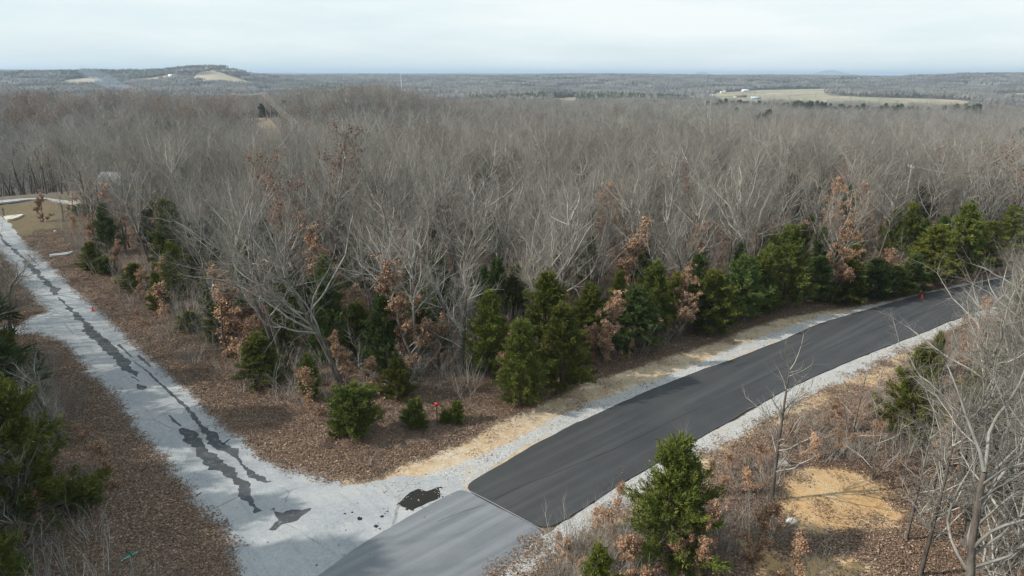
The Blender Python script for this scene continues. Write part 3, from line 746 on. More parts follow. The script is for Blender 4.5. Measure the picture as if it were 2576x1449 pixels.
field('hay_field', [480, 520, 560, 640, 705], [2180, 2150, 2170, 2200, 2230], [2300, 2520, 2430, 2330, 2270], M_HAY)
field('hay_field', [1390, 1420, 1450, 1480], [1180, 1140, 1140, 1180], [1500, 1540, 1560, 1520], M_HAY)
# the cleared strip under the power line
LINE = [bearing(600, 430), bearing(640, 395), bearing(700, 300), bearing(765, 235), bearing(790, 200)]
cut = strip([(0, 0, 0)] * 2, 0, 0) if False else None
def corridor():
    C = np.array(LINE); V = []
    for i in range(len(C) - 1):
        for k in range(10):
            p = C[i] + (C[i + 1] - C[i]) * k / 9; d = C[i + 1] - C[i]; n = np.array([-d[1], d[0]]) / np.linalg.norm(d)
            for s in np.linspace(-4, 5, 7):
                q = p + n * s; V.append((q[0], q[1], float(terrain(q[0], q[1])) + .25))
    m = len(V) // 7; i = (np.arange(m - 1)[:, None] * 7 + np.arange(6)[None]).ravel()
    T = np.concatenate([np.stack([i, i + 7, i + 8], 1), np.stack([i, i + 8, i + 1], 1)])
    tag(obj('cleared_strip', new_mesh('cleared_strip', V, T, (M_CLAY,), None, True)), kind='structure')
corridor()
def in_corridor(x, y, w=6.5):
    C = np.array(LINE); d = np.full(np.shape(x), 1e9)
    for i in range(len(C) - 1):
        e = C[i + 1] - C[i]; t = np.clip(((x - C[i][0]) * e[0] + (y - C[i][1]) * e[1]) / (e @ e), 0, 1)
        d = np.minimum(d, np.hypot(x - C[i][0] - t * e[0], y - C[i][1] - t * e[1]))
    return d < w
def in_field(x, y, pad=0):
    a = np.arctan2(x, y); r = np.hypot(x, y); px = np.tan(np.clip(a, -1.4, 1.4)) * 1784 + IW / 2; out = np.zeros(np.shape(x), bool)
    for c, u, v_ in FIELDS:
        out |= (px > c[0]) & (px < c[-1]) & (r > np.interp(px, c, u) - pad) & (r < np.interp(px, c, v_) + pad)
    return out
YARD = g([(-420, 480), (200, 495), (300, 516), (300, 528), (170, 545), (130, 560), (60, 600), (-420, 600)])
HOUSE = np.array([(at(285, 512)[0] + a, at(285, 512)[1] + b) for a, b in ((-10, -5), (10, -5), (10, 10), (-10, 10))])

# ================================================================== TREES
# --- prototypes (meshes shared by every copy)
TALL = [tree_meshes('tall%d' % i, skeleton(100 + i, H, r, 'tall', d, .010, l)) for i, (H, r, d, l) in enumerate([
    (15.5, .17, 1.0, (.03, .0)), (14.0, .14, 1.0, (-.06, .03)), (16.5, .20, .9, (.0, -.04)), (13.0, .12, 1.1, (.08, .0)), (15.0, .15, .85, (-.03, -.05)), (14.5, .19, 1.0, (.05, .06))])]
SPREAD = [tree_meshes('spread%d' % i, skeleton(200 + i, H, r, 'spread', d, .010, l)) for i, (H, r, d, l) in enumerate([
    (11.0, .22, .8, (.02, 0)), (13.5, .24, .75, (-.12, .05)), (12.0, .20, .8, (.1, -.05))])]
SLIM = [tree_meshes('slim%d' % i, skeleton(300 + i + (4 if i == 0 else 0), H, r, 'slim', d, .015, (0.0, 0), ns)) for i, (H, r, d, ns) in enumerate([
    (10.0, .12, 1.25, 1), (6.0, .05, 1.2, 1), (4.0, .03, 1.2, 3), (7.5, .06, 1.0, 2)])]
NEAR = [tree_meshes('near%d' % i, skeleton(350 + i, H, r, 'tall', 1.0, .0085, l)) for i, (H, r, l) in enumerate([(16.5, .24, (.02, .0)), (15.0, .18, (-.06, .05)), (15.5, .21, (.05, -.05))])]
NEARS = tree_meshes('nears', skeleton(360, 11.0, .22, 'spread', 1.1, .007, (.05, 0)))
print('near', [len(a.polygons) for t in NEAR + [NEARS] for a in t])
def brush_mesh(seed, H=1.8, stems=16, R=1.0):
    rn = random.Random(seed); out = [[], [], []]
    st = [dict(seg=.3, wander=.12, up=.04, start=.2, rate=4.5, clen=.5, cone=0, ang=(20, 55), cr=.7, tip=.3),
          dict(seg=.2, wander=.2, up=.05, start=.1, rate=5, clen=.22, cone=0, ang=(25, 60), cr=.8, tip=.4, rmax=.008),
          dict(seg=.2, wander=.2, up=0, start=2, rate=0, clen=0, ang=(0, 1), cr=1, tip=0, rmax=.005)]
    for k in range(stems):
        a = rn.uniform(0, 6.28); q = R * math.sqrt(rn.random()) * .6
        grow(rn, (math.cos(a) * q, math.sin(a) * q, -.05), norm3(math.cos(a) * .35, math.sin(a) * .35, 1), H * rn.uniform(.5, 1.05), .014, 0, st, out)
    gg = Geo(); V, T = tubes(out[0], 3); gg.add(V, T, 0); V, T = tubes(out[1], 3); gg.add(V, T, 1); V, T = spikes(out[2], 3); gg.add(V, T, 1)
    return gg.mesh('brush', (M_LIMB, M_TWIG))
BRUSH = [brush_mesh(400, 1.9, 16), brush_mesh(401, 1.3, 22, 1.3), brush_mesh(402, 2.6, 12)]
def oak_meshes(seed, H, r, n_leaf, size=.15, kind='spread', leafm=None, low=True):
    st = style(H, kind, .55, .009); st[0]['start'] = .16 if low else .35; st[0]['cone'] = .72; st[0]['clen'] = H * .36
    rn = random.Random(seed); out = [[] for _ in st]
    grow(rn, (0, 0, -.2), norm3(.03, .02, 1), H * .88, r, 0, st, out)
    tr, cr = tree_meshes('oak%d' % seed, out)
    rng = np.random.default_rng(seed); tw = np.array(out[2] + out[3])
    idx = rng.integers(0, len(tw), n_leaf); f = rng.random((n_leaf, 1))
    # clumps: some twigs carry many leaves, some none
    keep = (np.sin(tw[idx, 0] * 2.1 + seed) + np.sin(tw[idx, 1] * 2.3) + np.sin(tw[idx, 2] * 1.9)) > -1.5
    idx, f = idx[keep], f[keep]
    P = tw[idx, 0:3] + (tw[idx, 3:6] - tw[idx, 0:3]) * f + rng.normal(0, .09, (len(idx), 3))
    V, T = leaf_faces(P, rng, size)
    return tr, cr, new_mesh('oak_leaves', V, T, (leafm or M_OAKLEAF,))
OAK = [oak_meshes(500, 9.0, .13, 13000, .16), oak_meshes(501, 6.0, .08, 8000), oak_meshes(502, 4.0, .05, 4000, .14), oak_meshes(503, 13.0, .16, 6000, .17, 'tall', M_RUST, False), oak_meshes(504, 2.2, .03, 1700, .085)]
def cedar_meshes(seed, H, R, shape, n_limb, per, m=None, blade=.135):
    V, T, st = cedar_arrays(seed, H, R, n_limb, per, blade, shape)
    fol = new_mesh('cedar_crown', V, T, (m or M_CEDAR,))
    gg = Geo(); rt = 0.02 * H + .02
    tv, tt = tubes([(0, 0, -.1, 0, 0, H * .5, rt, rt * .6), (0, 0, H * .5, 0, 0, H * .9, rt * .6, .01)], 7); gg.add(tv, tt)
    tv, tt = tubes(st, 3); gg.add(tv, tt)
    return gg.mesh('cedar_trunk', (M_CBARK,)), fol
# every cedar prototype is 1 high unit scaled later: (height, radius) are real sizes
CED = {'cone': [cedar_meshes(600, 6.5, 1.7, 'cone', 130, 75), cedar_meshes(601, 7.0, 2.0, 'cone', 120, 78), cedar_meshes(602, 6.0, 1.5, 'cone', 110, 70)],
       'blue': [cedar_meshes(610, 6.0, 2.0, 'cone', 130, 75, M_CEDARB), cedar_meshes(611, 7.0, 1.8, 'cone', 120, 75, M_CEDARB)],
       'round': [cedar_meshes(620, 3.4, 1.5, 'round', 100, 65, None, .14)],
       'small': [cedar_meshes(630, 2.2, .6, 'cone', 60, 36, None, .12)],
       'wide': [cedar_meshes(640, 7.0, 2.6, 'cone', 150, 85)]}
CED_SIZE = {'cone': [(6.5, 1.7), (7.0, 2.0), (6.0, 1.5)], 'blue': [(6.0, 2.0), (7.0, 1.8)], 'round': [(3.4, 1.5)], 'small': [(2.2, .6)], 'wide': [(7.0, 2.6)]}

RN = random.Random(11)
PLACED = []
def gz(X, Y): return float(ground_z(np.array([X]), np.array([Y]))[0]) if math.hypot(X, Y) < 160 else float(terrain(X, Y))
def plant(kind, meshes, parts, X, Y, label, cat, group=None, s=1.0, rz=None, lean=None, z=None):
    t = thing(kind, label, cat, (X, Y, gz(X, Y) if z is None else z), RN.uniform(0, 6.28) if rz is None else rz, group, s)
    if lean: t.rotation_euler = (lean[0], lean[1], t.rotation_euler.z)
    for p, me in zip(parts, meshes):
        if me is None: continue
        obj(p, me, t)
    PLACED.append((X, Y)); return t
def cedar(px, py, top, hw, kind, label, group=None, var=None):
    X, Y = at(px, py); H = top_z(X, Y, top)
    d = math.hypot(X, Y) ; depth = (CR.transposed() @ Vector((X, Y, -CAM_H)))[2] * -1
    R = hw * 1.15 * depth / FPX
    i = (var if var is not None else RN.randrange(len(CED[kind]))) % len(CED[kind]); h0, r0 = CED_SIZE[kind][i]
    return plant('cedar_tree', CED[kind][i], ('trunk', 'crown'), X, Y, label, 'cedar', group, (R / r0, R / r0, H / h0))
GE = 'evergreen cedars at the edges of the roads'
for a in [
    (1307, 1022, 812, 58, 'cone', 'tall narrow bright green cedar standing foremost beside the gravel shoulder'),
    (1412, 985, 772, 70, 'cone', 'broad pointed green cedar just behind the foremost one at the gravel shoulder'),
    (1375, 935, 690, 66, 'cone', 'dark cedar rising behind the two foremost shoulder cedars'),
    (1592, 885, 722, 62, 'blue', 'bluish green broad cedar between two brown-leaved oaks by the new road'),
    (1640, 850, 668, 46, 'cone', 'slender dark cedar behind the bluish cedar'),
    (1785, 838, 685, 66, 'cone', 'yellow-green full cedar in the roadside row'),
    (1858, 808, 650, 52, 'blue', 'dark blue-green cedar right of the yellow-green full one'),
    (1968, 775, 575, 60, 'cone', 'tallest cedar of the roadside row, dark and pointed'),
    (1905, 790, 640, 44, 'cone', 'cedar leaning into the tallest one of the roadside row'),
    (2130, 765, 655, 44, 'cone', 'low dark cedar under the brown-leaved roadside oak'),
    (2195, 752, 655, 48, 'blue', 'low shaded cedar left of the orange cone on the new road'),
    (2245, 742, 672, 40, 'cone', 'squat dark cedar closest to the orange cone on the new road'),
    (2335, 712, 570, 54, 'cone', 'full olive cedar behind the orange cone'),
    (2405, 700, 515, 48, 'cone', 'tall olive-topped cedar where the new road disappears'),
    (2290, 735, 640, 36, 'blue', 'dark cedar in shade between two taller ones near the orange cone'),
    (2525, 650, 525, 38, 'cone', 'cedar behind the far bend above the pale bare trees'),
    (2470, 680, 560, 44, 'cone', 'shaded cedar at the far bend of the new road'),
    (891, 1103, 1002, 52, 'round', 'round bright green cedar bush alone on the leaf litter at the corner'),
    (1047, 1080, 1012, 26, 'small', 'small cedar seedling left of the red marker post'),
    (1150, 1064, 1012, 18, 'small', 'little cedar seedling right of the red marker post'),
    (1120, 1066, 1034, 13, 'small', 'tiniest cedar seedling next to the red marker post'),
    (783, 1008, 895, 27, 'cone', 'thin young cedar in front of the leaning oak'),
    (884, 1010, 975, 20, 'small', 'small yellowish cedar just above the round cedar bush'),
    (658, 968, 848, 54, 'cone', 'dense mid-green cedar at the corner wood edge above the small red can'),
    (1003, 1008, 905, 42, 'cone', 'low loose cedar in front of the coppery oak'),
    (905, 905, 765, 42, 'cone', 'bright cedar between the leaning oak and the coppery oak'),
    (238, 685, 612, 27, 'cone', 'dark young cedar standing alone at the far verge of the old road'),
    (268, 690, 655, 22, 'round', 'low dark cedar touching the lone young cedar at the far verge'),
    (450, 722, 512, 46, 'cone', 'tall vivid green cedar standing above the grey brush at the old road'),
    (500, 735, 590, 36, 'cone', 'dark cedar half hidden beside the tall vivid green one'),
    (405, 790, 690, 24, 'cone', 'thin yellow-green cedar in the verge brush'),
    (345, 735, 668, 32, 'cone', 'dark cedar among grey brush at the old road verge'),
    (560, 868, 770, 40, 'cone', 'low cedar under the sprawling oak at the old road'),
    (480, 835, 790, 24, 'small', 'stubby cedar at the litter edge of the old road'),
    (725, 905, 720, 50, 'cone', 'dark cedar deep behind the twin grey trunks'),
    (640, 800, 600, 46, 'blue', 'shaded cedar far behind the sprawling oak'),
    (905, 740, 588, 46, 'cone', 'dark green cedar among the trunks behind the leaning oak'),
    (830, 870, 700, 40, 'blue', 'shaded cedar behind the leaning oak'),
    (1105, 800, 650, 46, 'blue', 'dark cedar behind the crown of the low-forked oak'),
    (1060, 880, 770, 38, 'cone', 'cedar in the shade left of the dark trunk'),
    (1250, 900, 790, 36, 'cone', 'cedar in the wood behind the foremost shoulder cedar'),
    (1480, 880, 720, 48, 'cone', 'dark cedar behind the brown oak at the shoulder'),
    (1700, 830, 690, 44, 'cone', 'cedar behind the brown oak left of the yellow-green cedar'),
    (1400, 760, 620, 36, 'cone', 'half hidden cedar deep in the corner wood'),
    (2050, 760, 650, 42, 'blue', 'low cedar at the foot of the tallest roadside cedar'),
    (1683, 1420, 1118, 108, 'wide', 'large sunlit cedar on the near bank below the new road'),
    (1500, 1560, 1385, 50, 'cone', 'yellowish cedar top at the near bank edge'),
    (2280, 1120, 880, 62, 'cone', 'cedar behind bare branches beside the pale sandy verge'),
    (2336, 990, 850, 18, 'small', 'slender cedar tip at the near gravel shoulder'),
    (2215, 1040, 900, 0, 'x', ''),
    (2440, 1160, 900, 60, 'cone', 'cedar tangled in the pale bare trees by the clearing'),
    (2545, 1330, 1100, 60, 'cone', 'shaded cedar behind the big bare trunk'),
    (70, 1335, 985, 120, 'wide', 'large dark cedar in shade by the old road above the log'),
    (-30, 1420, 1150, 90, 'cone', 'dark cedar cut by the photo edge near the log'),
    (222, 1282, 1228, 34, 'round', 'small dark cedar at the end of the fallen log'),
    (215, 545, 520, 22, 'round', 'small green cedar on the yard lawn near the house'),
    (20, 1560, 1330, 70, 'cone', 'dark cedar under grey branches beside the street sign'),
]:
    if a[4] != 'x': cedar(*a, group=GE)

def placed_tree(kind, name, meshes, parts, px, py, top, H0, label, cat, group, rz=None, lean=None, base_z=0.0):
    X, Y = at(px, py, base_z); H = top_z(X, Y, top); s = H / H0
    return plant(name, meshes, parts, X, Y, label, cat, group, s, rz, lean)
LP = ('trunk', 'crown', 'leaves')
GO = 'oaks still holding brown leaves'
for a in [
    (1048, 965, 695, 0, 9.0, 'coppery oak with thick dead leaves in the middle of the corner wood edge'),
    (1105, 935, 810, 1, 6.0, 'low brown-leaved oak left of the dark forked trunk'),
    (868, 990, 860, 1, 6.0, 'small coppery oak at the foot of the leaning oak'),
    (940, 985, 900, 2, 4.0, 'knee-high brown oak sapling right of the leaning oak'),
    (1512, 915, 738, 0, 9.0, 'brown-leaved oak between the foremost cedars and the bluish cedar'),
    (1702, 862, 700, 0, 9.0, 'brown-leaved oak right of the bluish cedar'),
    (2090, 768, 582, 0, 9.0, 'tan-leaved oak beside the tallest roadside cedar'),
    (2215, 745, 640, 1, 6.0, 'thin brown-leaved oak above the low shaded cedar'),
    (575, 905, 700, 1, 6.0, 'sprawling oak with pale brown leaves at the old road wood edge'),
    (650, 870, 690, 0, 9.0, 'brown-leaved oak behind the sprawling oak'),
    (735, 760, 425, 3, 13.0, 'tall oak with pinkish leaves rising above the bare crowns'),
    (850, 640, 345, 3, 13.0, 'tall oak with rusty leaf clumps at its top'),
    (1590, 760, 575, 1, 6.0, 'brown-leaved oak deep behind the roadside cedars'),
    (1750, 740, 590, 1, 6.0, 'rust-brown oak behind the yellow-green cedar'),
    (1720, 1449, 1262, 0, 9.0, 'brown-leaved oak in front of the large sunlit cedar'),
    (1890, 1430, 1300, 2, 4.0, 'brown-leaved sapling beside the clearing on the near bank'),
    (1990, 1470, 1370, 4, 2.2, 'small tan-leaved seedling below the sandy clearing'),
    (1600, 1480, 1350, 2, 4.0, 'brown-leaved sapling among grey brush left of the large sunlit cedar'),
    (110, 560, 490, 1, 6.0, 'brown bushy oak beside the concrete driveway'),
    (300, 690, 615, 1, 6.0, 'brown oak right of the lone young cedar at the far verge'),
    (230, 620, 560, 1, 6.0, 'brown oak at the edge of the house yard'),
    (420, 745, 660, 1, 6.0, 'brown oak in the verge brush of the old road'),
    (60, 1120, 1010, 2, 4.0, 'brown-leaved oak among white branches by the old road'),
    (2500, 1400, 1180, 0, 9.0, 'sparse brown oak behind the big bare trunk'),
    (2420, 1000, 850, 1, 6.0, 'tan-leaved oak beside the near gravel shoulder'),
    (2350, 1180, 1060, 2, 4.0, 'tan-leaved sapling at the edge of the clearing'),
]:
    placed_tree('o', 'brown_oak', OAK[a[3]], LP, a[0], a[1], a[2], a[4], a[5], 'oak', GO)

# prominent bare trees, each placed where it stands
GB = 'bare hardwood trees of the woods'
TP = ('trunk', 'crown')
def bare(px, py, top, fam, i, label, rz=None, lean=None):
    H0 = {'t': (15.5, 14.0, 16.5, 13.0, 15.0, 14.5), 's': (11.0, 13.5, 12.0), 'l': (10.0, 6.0, 4.0, 7.5)}[fam][i]
    me = {'t': TALL, 's': SPREAD, 'l': SLIM}[fam][i]
    t = placed_tree('b', 'bare_tree', me, TP, px, py, top, H0 * .92, label, 'bare tree', GB, rz, lean)
    if fam == 't': t.scale = (t.scale[0] * 1.03, t.scale[1] * 1.03, t.scale[2])
    return t
bare(1160, 945, 640, 's', 0, 'low-forked bare oak with a thick dark trunk at the corner wood edge', .4)
bare(1140, 930, 610, 't', 3, 'dark slender trunk just behind the low-forked oak', 2.0)
bare(866, 995, 420, 't', 2, 'big grey oak leaning over the corner wood edge with a broken limb', 0.0, (0, -.15))
bare(700, 915, 430, 't', 0, 'left trunk of the pair of grey oaks near the old road', 1.0, (0, -.10))
bare(716, 925, 400, 't', 1, 'right straighter trunk of the pair of grey oaks near the old road', 2.0, (0, -.03))
bare(1005, 800, 330, 't', 2, 'tall dark double trunk rising behind the coppery oak', 4.0, (0, .08))
bare(1410, 820, 420, 's', 1, 'pale spreading many-stemmed tree behind the foremost cedars', 5.0, (0, .08))
bare(1195, 760, 360, 't', 4, 'straight dark trunk standing in the gap behind the forked oak', 3.0)
bare(1880, 720, 385, 't', 5, 'tall crooked tree rising over the roadside cedars', 1.2)
bare(1640, 760, 440, 's', 2, 'white-barked sprawling tree behind the bluish cedar', 0.6)
bare(560, 850, 500, 't', 3, 'bare oak standing behind the verge brush of the old road', 2.2)
bare(1940, 1262, 868, 'l', 0, 'lone slim bare tree beside the sandy clearing', 1.0)
bare(1700, 1290, 1075, 'l', 1, 'thin sapling poking up behind the large sunlit cedar', 1.0)
# near trees on the clearing side and by the old road: base points on the ground
for X, Y, fam, i, s, rz, ln, lb in [
    (18.4, 21.8, 't', 2, 1.02, 1.1, (.0, .02), 'big bare oak with a thick forked trunk nearest the clearing'),
    (23.5, 27.5, 't', 1, 1.02, .5, None, 'bare oak standing right behind the big forked trunk'),
    (29.0, 34.0, 't', 4, 1.02, 1.5, None, 'pale bare tree beyond the big forked trunk'),
    (34.0, 42.0, 's', 1, 1.2, 3.3, None, 'wide bare oak reaching over the bend of the new road'),
    (39.0, 46.0, 't', 0, 1.0, 4.1, None, 'bare tree behind the wide oak at the bend'),
    (24.5, 24.5, 's', 2, 1.3, 2.1, None, 'low-branched bare oak at the right photo edge'),
    (25.5, 20.0, 't', 5, .9, 5.1, None, 'thin-topped bare tree under the right photo corner'),
    (33.0, 31.5, 't', 3, 1.15, .9, None, 'slender bare tree at the right photo edge behind two oaks'),
    (38.0, 38.0, 't', 2, 1.15, .2, None, 'tall bare oak at the right photo edge below the bend'),
    (50.0, 51.0, 't', 1, 1.0, 2.2, None, 'bare tree between the bend and the right photo edge'),
    (22.5, 36.5, 'l', 3, .9, 1.1, None, 'thin two-stemmed sapling beside the cedar on the sandy verge'),
    (25.0, 31.0, 's', 0, 1.1, 1.3, None, 'forked pale oak between the thick forked trunk and the bend'),
    (32.0, 37.5, 't', 5, 1.08, 2.7, None, 'many-limbed pale oak below the bend of the new road'),
    (37.0, 38.5, 's', 2, 1.15, 5.3, None, 'broad low-crowned pale oak below the bend'),
    (21.0, 25.0, 's', 0, 1.05, 3.9, None, 'crooked pale oak touching the thick forked trunk'),
    (27.5, 29.5, 't', 0, 1.02, 4.4, None, 'straight pale oak right of the thick forked trunk'),
    (21.2, 30.5, 'l', 0, .8, 2.0, None, 'slim pale tree at the edge of the sandy clearing'),
    (23.0, 40.5, 'l', 3, 1.0, 4.0, None, 'pale two-stemmed sapling above the sandy verge'),
    (27.0, 45.0, 'l', 1, .7, 3.0, None, 'slim sapling at the near shoulder under the wide oak'),
    (43.0, 54.0, 's', 0, 1.1, .7, None, 'pale oak hanging over the near shoulder at the bend'),
    (50.0, 57.0, 't', 3, .95, 1.7, None, 'pale bare tree closing the view at the bend'),
    (28.0, 25.5, 't', 4, 1.15, 3.4, None, 'tall bare oak cut by the right photo edge'),
    (20.4, 27.8, 'l', 0, .95, 2.5, None, 'slim pale tree left of the thick forked trunk'),
    (24.0, 33.2, 't', 3, .85, 1.9, None, 'pale upright tree above the right end of the sandy clearing'),
    (28.5, 36.8, 't', 0, .95, .9, None, 'pale tree between the sandy verge cedar and the wide oak'),
    (30.2, 33.4, 's', 0, 1.1, 1.9, None, 'dense pale crown in the middle of the clearing-side trees'),
    (38.5, 45.5, 't', 5, .95, 2.9, None, 'round pale crown standing over the near shoulder'),
    (31.0, 40.5, 's', 2, .8, .2, None, 'low pale crown beside the near gravel shoulder'),
    (33.5, 33.0, 't', 0, 1.1, .4, None, 'tall pale oak rising at the right edge behind the low crowns'),
    (24.2, 30.2, 's', 1, 1.0, 3.1, None, 'tangled pale crown above the thick forked trunk'),
    (20.0, 18.0, 's', 1, .8, 4.9, None, 'low crown at the bottom right photo corner'),
    (-27.3, 35.0, 's', 0, .78, 1.9, (.0, .06), 'white-limbed crooked tree leaning toward the old road'),
    (-33.0, 31.0, 's', 2, .8, 4.0, None, 'bare crooked tree behind the large dark cedar'),
    (-19.6, 22.6, 's', 0, .52, 2.9, None, 'grey branching tree low in the left photo corner'),
    (-38.0, 45.0, 't', 3, .75, 2.4, None, 'bare tree beside the gravel driveway mouth on the old road'),
    (*at(225, 556), 't', 1, .72, 1.0, None, 'bare tree standing in front of the shed and the blue pickup'),
    (*at(262, 552), 't', 3, .78, 2.0, None, 'bare tree before the left half of the house'),
    (*at(300, 560), 't', 4, .74, 3.0, None, 'bare tree before the right half of the house'),
    (*at(330, 575), 's', 1, .66, 4.0, None, 'crooked bare tree right of the house'),
    (*at(185, 548), 't', 3, .6, 5.0, None, 'bare young tree in front of the low tan shed'),
    (*at(160, 560), 's', 0, .5, 5.0, None, 'low bare tree behind the brown bushy oak at the driveway'),
    (-22.8, 26.6, 's', 2, .5, 1.0, None, 'grey leafless crown in front of the large shaded cedar'),
    (-26.0, 30.5, 't', 3, .58, 2.0, None, 'thin grey crown tangled with the large shaded cedar'),
    (-30.0, 40.0, 's', 1, .6, 2.0, None, 'grey spreading crown below the gravel mouth on the old road'),
    (-24.5, 22.5, 't', 0, .5, 3.0, None, 'grey twigs at the low left photo corner'),
    (-33.5, 41.5, 'l', 3, .95, .3, None, 'thin pale saplings by the old road driveway mouth')]:
    me = {'t': TALL, 's': SPREAD, 'l': SLIM}[fam][i]
    if Y < 43 and fam == 't': s *= (15.5, 14.0, 16.5, 13.0, 15.0, 14.5)[i] / (16.5, 15.0, 15.5)[i % 3]; me = NEAR[i % 3]
    if Y < 43 and fam == 's': s *= (11.0, 13.5, 12.0)[i] / 11.0; me = NEARS
    plant('bare_tree', me, TP, X, Y, lb, 'bare tree', GB, s, rz, ln)

# brush on the near bank and verges
GS = 'leafless brush on the verges'
for px, py, i, s, lb in [(1430, 1400, 0, 1.0, 'grey twiggy shrub where the two asphalts meet the near bank'), (1475, 1370, 1, 1.1, 'low grey shrub beside the near shoulder'), (1520, 1420, 2, 1.0, 'tall grey shrub left of the large sunlit cedar'),
                     (1400, 1470, 1, 1.1, 'grey shrub at the bottom edge beside the pale road'), (1560, 1360, 0, .9, 'wispy shrub along the near shoulder'), (1450, 1450, 0, 1.2, 'dense grey shrub at the bottom photo edge'), (1590, 1440, 2, 1.1, 'tall stems in front of the large sunlit cedar'),
                     (1830, 1380, 1, 1.0, 'thin shrub right of the large sunlit cedar'), (2050, 1440, 1, 1.1, 'brown twiggy shrub below the sandy clearing'),
                     (2150, 1140, 1, 1.2, 'low shrub above the sandy clearing'), (2260, 1180, 2, 1.2, 'tall thin shrub at the clearing edge'), (2320, 1060, 2, 1.1, 'thin shrub beside the sandy verge cedar'), (2380, 940, 2, 1.2, 'shrub at the near gravel shoulder under the wide oak'),
                     (360, 760, 2, 1.3, 'grey brush clump at the old road verge'), (440, 800, 2, 1.5, 'largest grey brush clump at the old road verge'), (500, 850, 0, 1.4, 'grey brush clump behind the verge litter'), (330, 710, 2, 1.3, 'grey brush near the lone young cedar'),
                     (1085, 1075, 1, .35, 'pale dried weed at the foot of the red marker post'), (20, 700, 2, 1.2, 'brown brush left of the old road'), (40, 760, 1, 1.6, 'leaning brush left of the old road by the driveway'), (70, 900, 2, 1.3, 'grey brush below the driveway mouth'), (110, 930, 0, 1.2, 'thin brush beside the old road below the driveway')]:
    X, Y = at(px, py); plant('leafless_shrub', (BRUSH[i],), ('stems',), X, Y, lb, 'shrub', GS, s)

# --- the wood: one tree per spot of a jittered grid
def grid_points(x0, x1, y0, y1, s, seed, jit=.42):
    rng = np.random.default_rng(seed); xs = np.arange(x0, x1, s); ys = np.arange(y0, y1, s)
    X, Y = np.meshgrid(xs, ys); X = X.ravel() + rng.uniform(-jit, jit, X.size) * s; Y = Y.ravel() + rng.uniform(-jit, jit, Y.size) * s
    return X, Y
def wooded(x, y, margin=1.5):
    ok = sdist(x, y, G_OPEN) < -margin
    for p in (G_OLD, G_NEW, G_GF, G_GN, G_APR, *G_S): ok &= sdist(x, y, p) < -2.0
    ok &= ~inside(x, y, YARD) & ~inside(x, y, HOUSE) & ~in_field(x, y) & ~in_corridor(x, y)
    for p in DRIVES.values(): ok &= sdist(x, y, g(p)) < -2.5
    return ok
x, y = grid_points(-150, 125, -14, 165, 4.1, 21)
ok = wooded(x, y) & ((y > 27) | (x < -27) | (x > 27)); x, y = x[ok], y[ok]
PL = np.array(PLACED)
far_from = np.array([np.min(np.hypot(PL[:, 0] - a, PL[:, 1] - b)) > 1.5 for a, b in zip(x, y)])
x, y = x[far_from], y[far_from]
# keep the sight lines over the new road and into the near verge
near_right = (x > 8) & (y < 60) & (x < 24 + .38 * y)
x, y = x[~near_right], y[~near_right]
vis = np.array([visible(a, b) for a, b in zip(x, y)])
order = np.argsort(np.hypot(x, y) + np.where(vis, 0, 1e4))
LAB = ['grey bare tree in the dense wood between the two roads', 'pale-twigged bare tree crowded among others in the corner wood', 'tall bare oak with upright limbs inside the corner wood',
       'slender bare tree hemmed in by other crowns of the corner wood', 'bare hardwood with a fine round crown in the corner wood', 'straight-trunked bare tree in the crowded wood']
rngf = np.random.default_rng(8)
LM = [(*at(*p), nm) for p, nm in [((1048, 965), 'coppery oak'), ((1160, 945), 'low-forked dark oak'), ((866, 995), 'leaning grey oak'), ((708, 920), 'paired grey oaks'), ((575, 905), 'sprawling oak'), ((450, 722), 'tall vivid cedar'),
    ((238, 685), 'lone young cedar'), ((1375, 935), 'foremost shoulder cedars'), ((1592, 885), 'bluish roadside cedar'), ((1785, 838), 'yellow-green roadside cedar'), ((1968, 775), 'tallest roadside cedar'), ((2090, 768), 'tan-leaved roadside oak'),
    ((2335, 712), 'olive cedar by the cone'), ((2500, 660), 'far bend of the new road'), ((285, 500), 'shingled house'), ((1195, 720), 'gap in the corner wood'), ((1880, 690), 'crooked tree over the cedars'), ((735, 720), 'pink-leaved tall oak'), ((70, 1335), 'large shaded cedar'), ((2420, 1050), 'clearing-side oaks')]]
def lab_near(form, X, Y):
    d, lx, ly, nm = min((math.hypot(X - a, Y - b), a, b, n) for a, b, n in LM)
    side = (X - lx * Y / ly); rel = 'left of' if side < -abs(Y - ly) * .6 else 'right of' if side > abs(Y - ly) * .6 else ('behind' if Y > ly else 'in front of')
    band = 'close ' if d < 5 else 'a bit ' if d < 10 else 'well ' if d < 18 else 'far '
    return '%s standing %s%s the %s' % (form, band, rel, nm)
def lab_for(me, de, X, Y):
    form = 'crooked wide-crowned bare tree' if me in SPREAD else 'thin bare young tree' if me in SLIM else 'tall upright bare tree'
    return lab_near(form, X, Y)
N_IND = 262
ind = order[:N_IND]; rest = order[N_IND:]
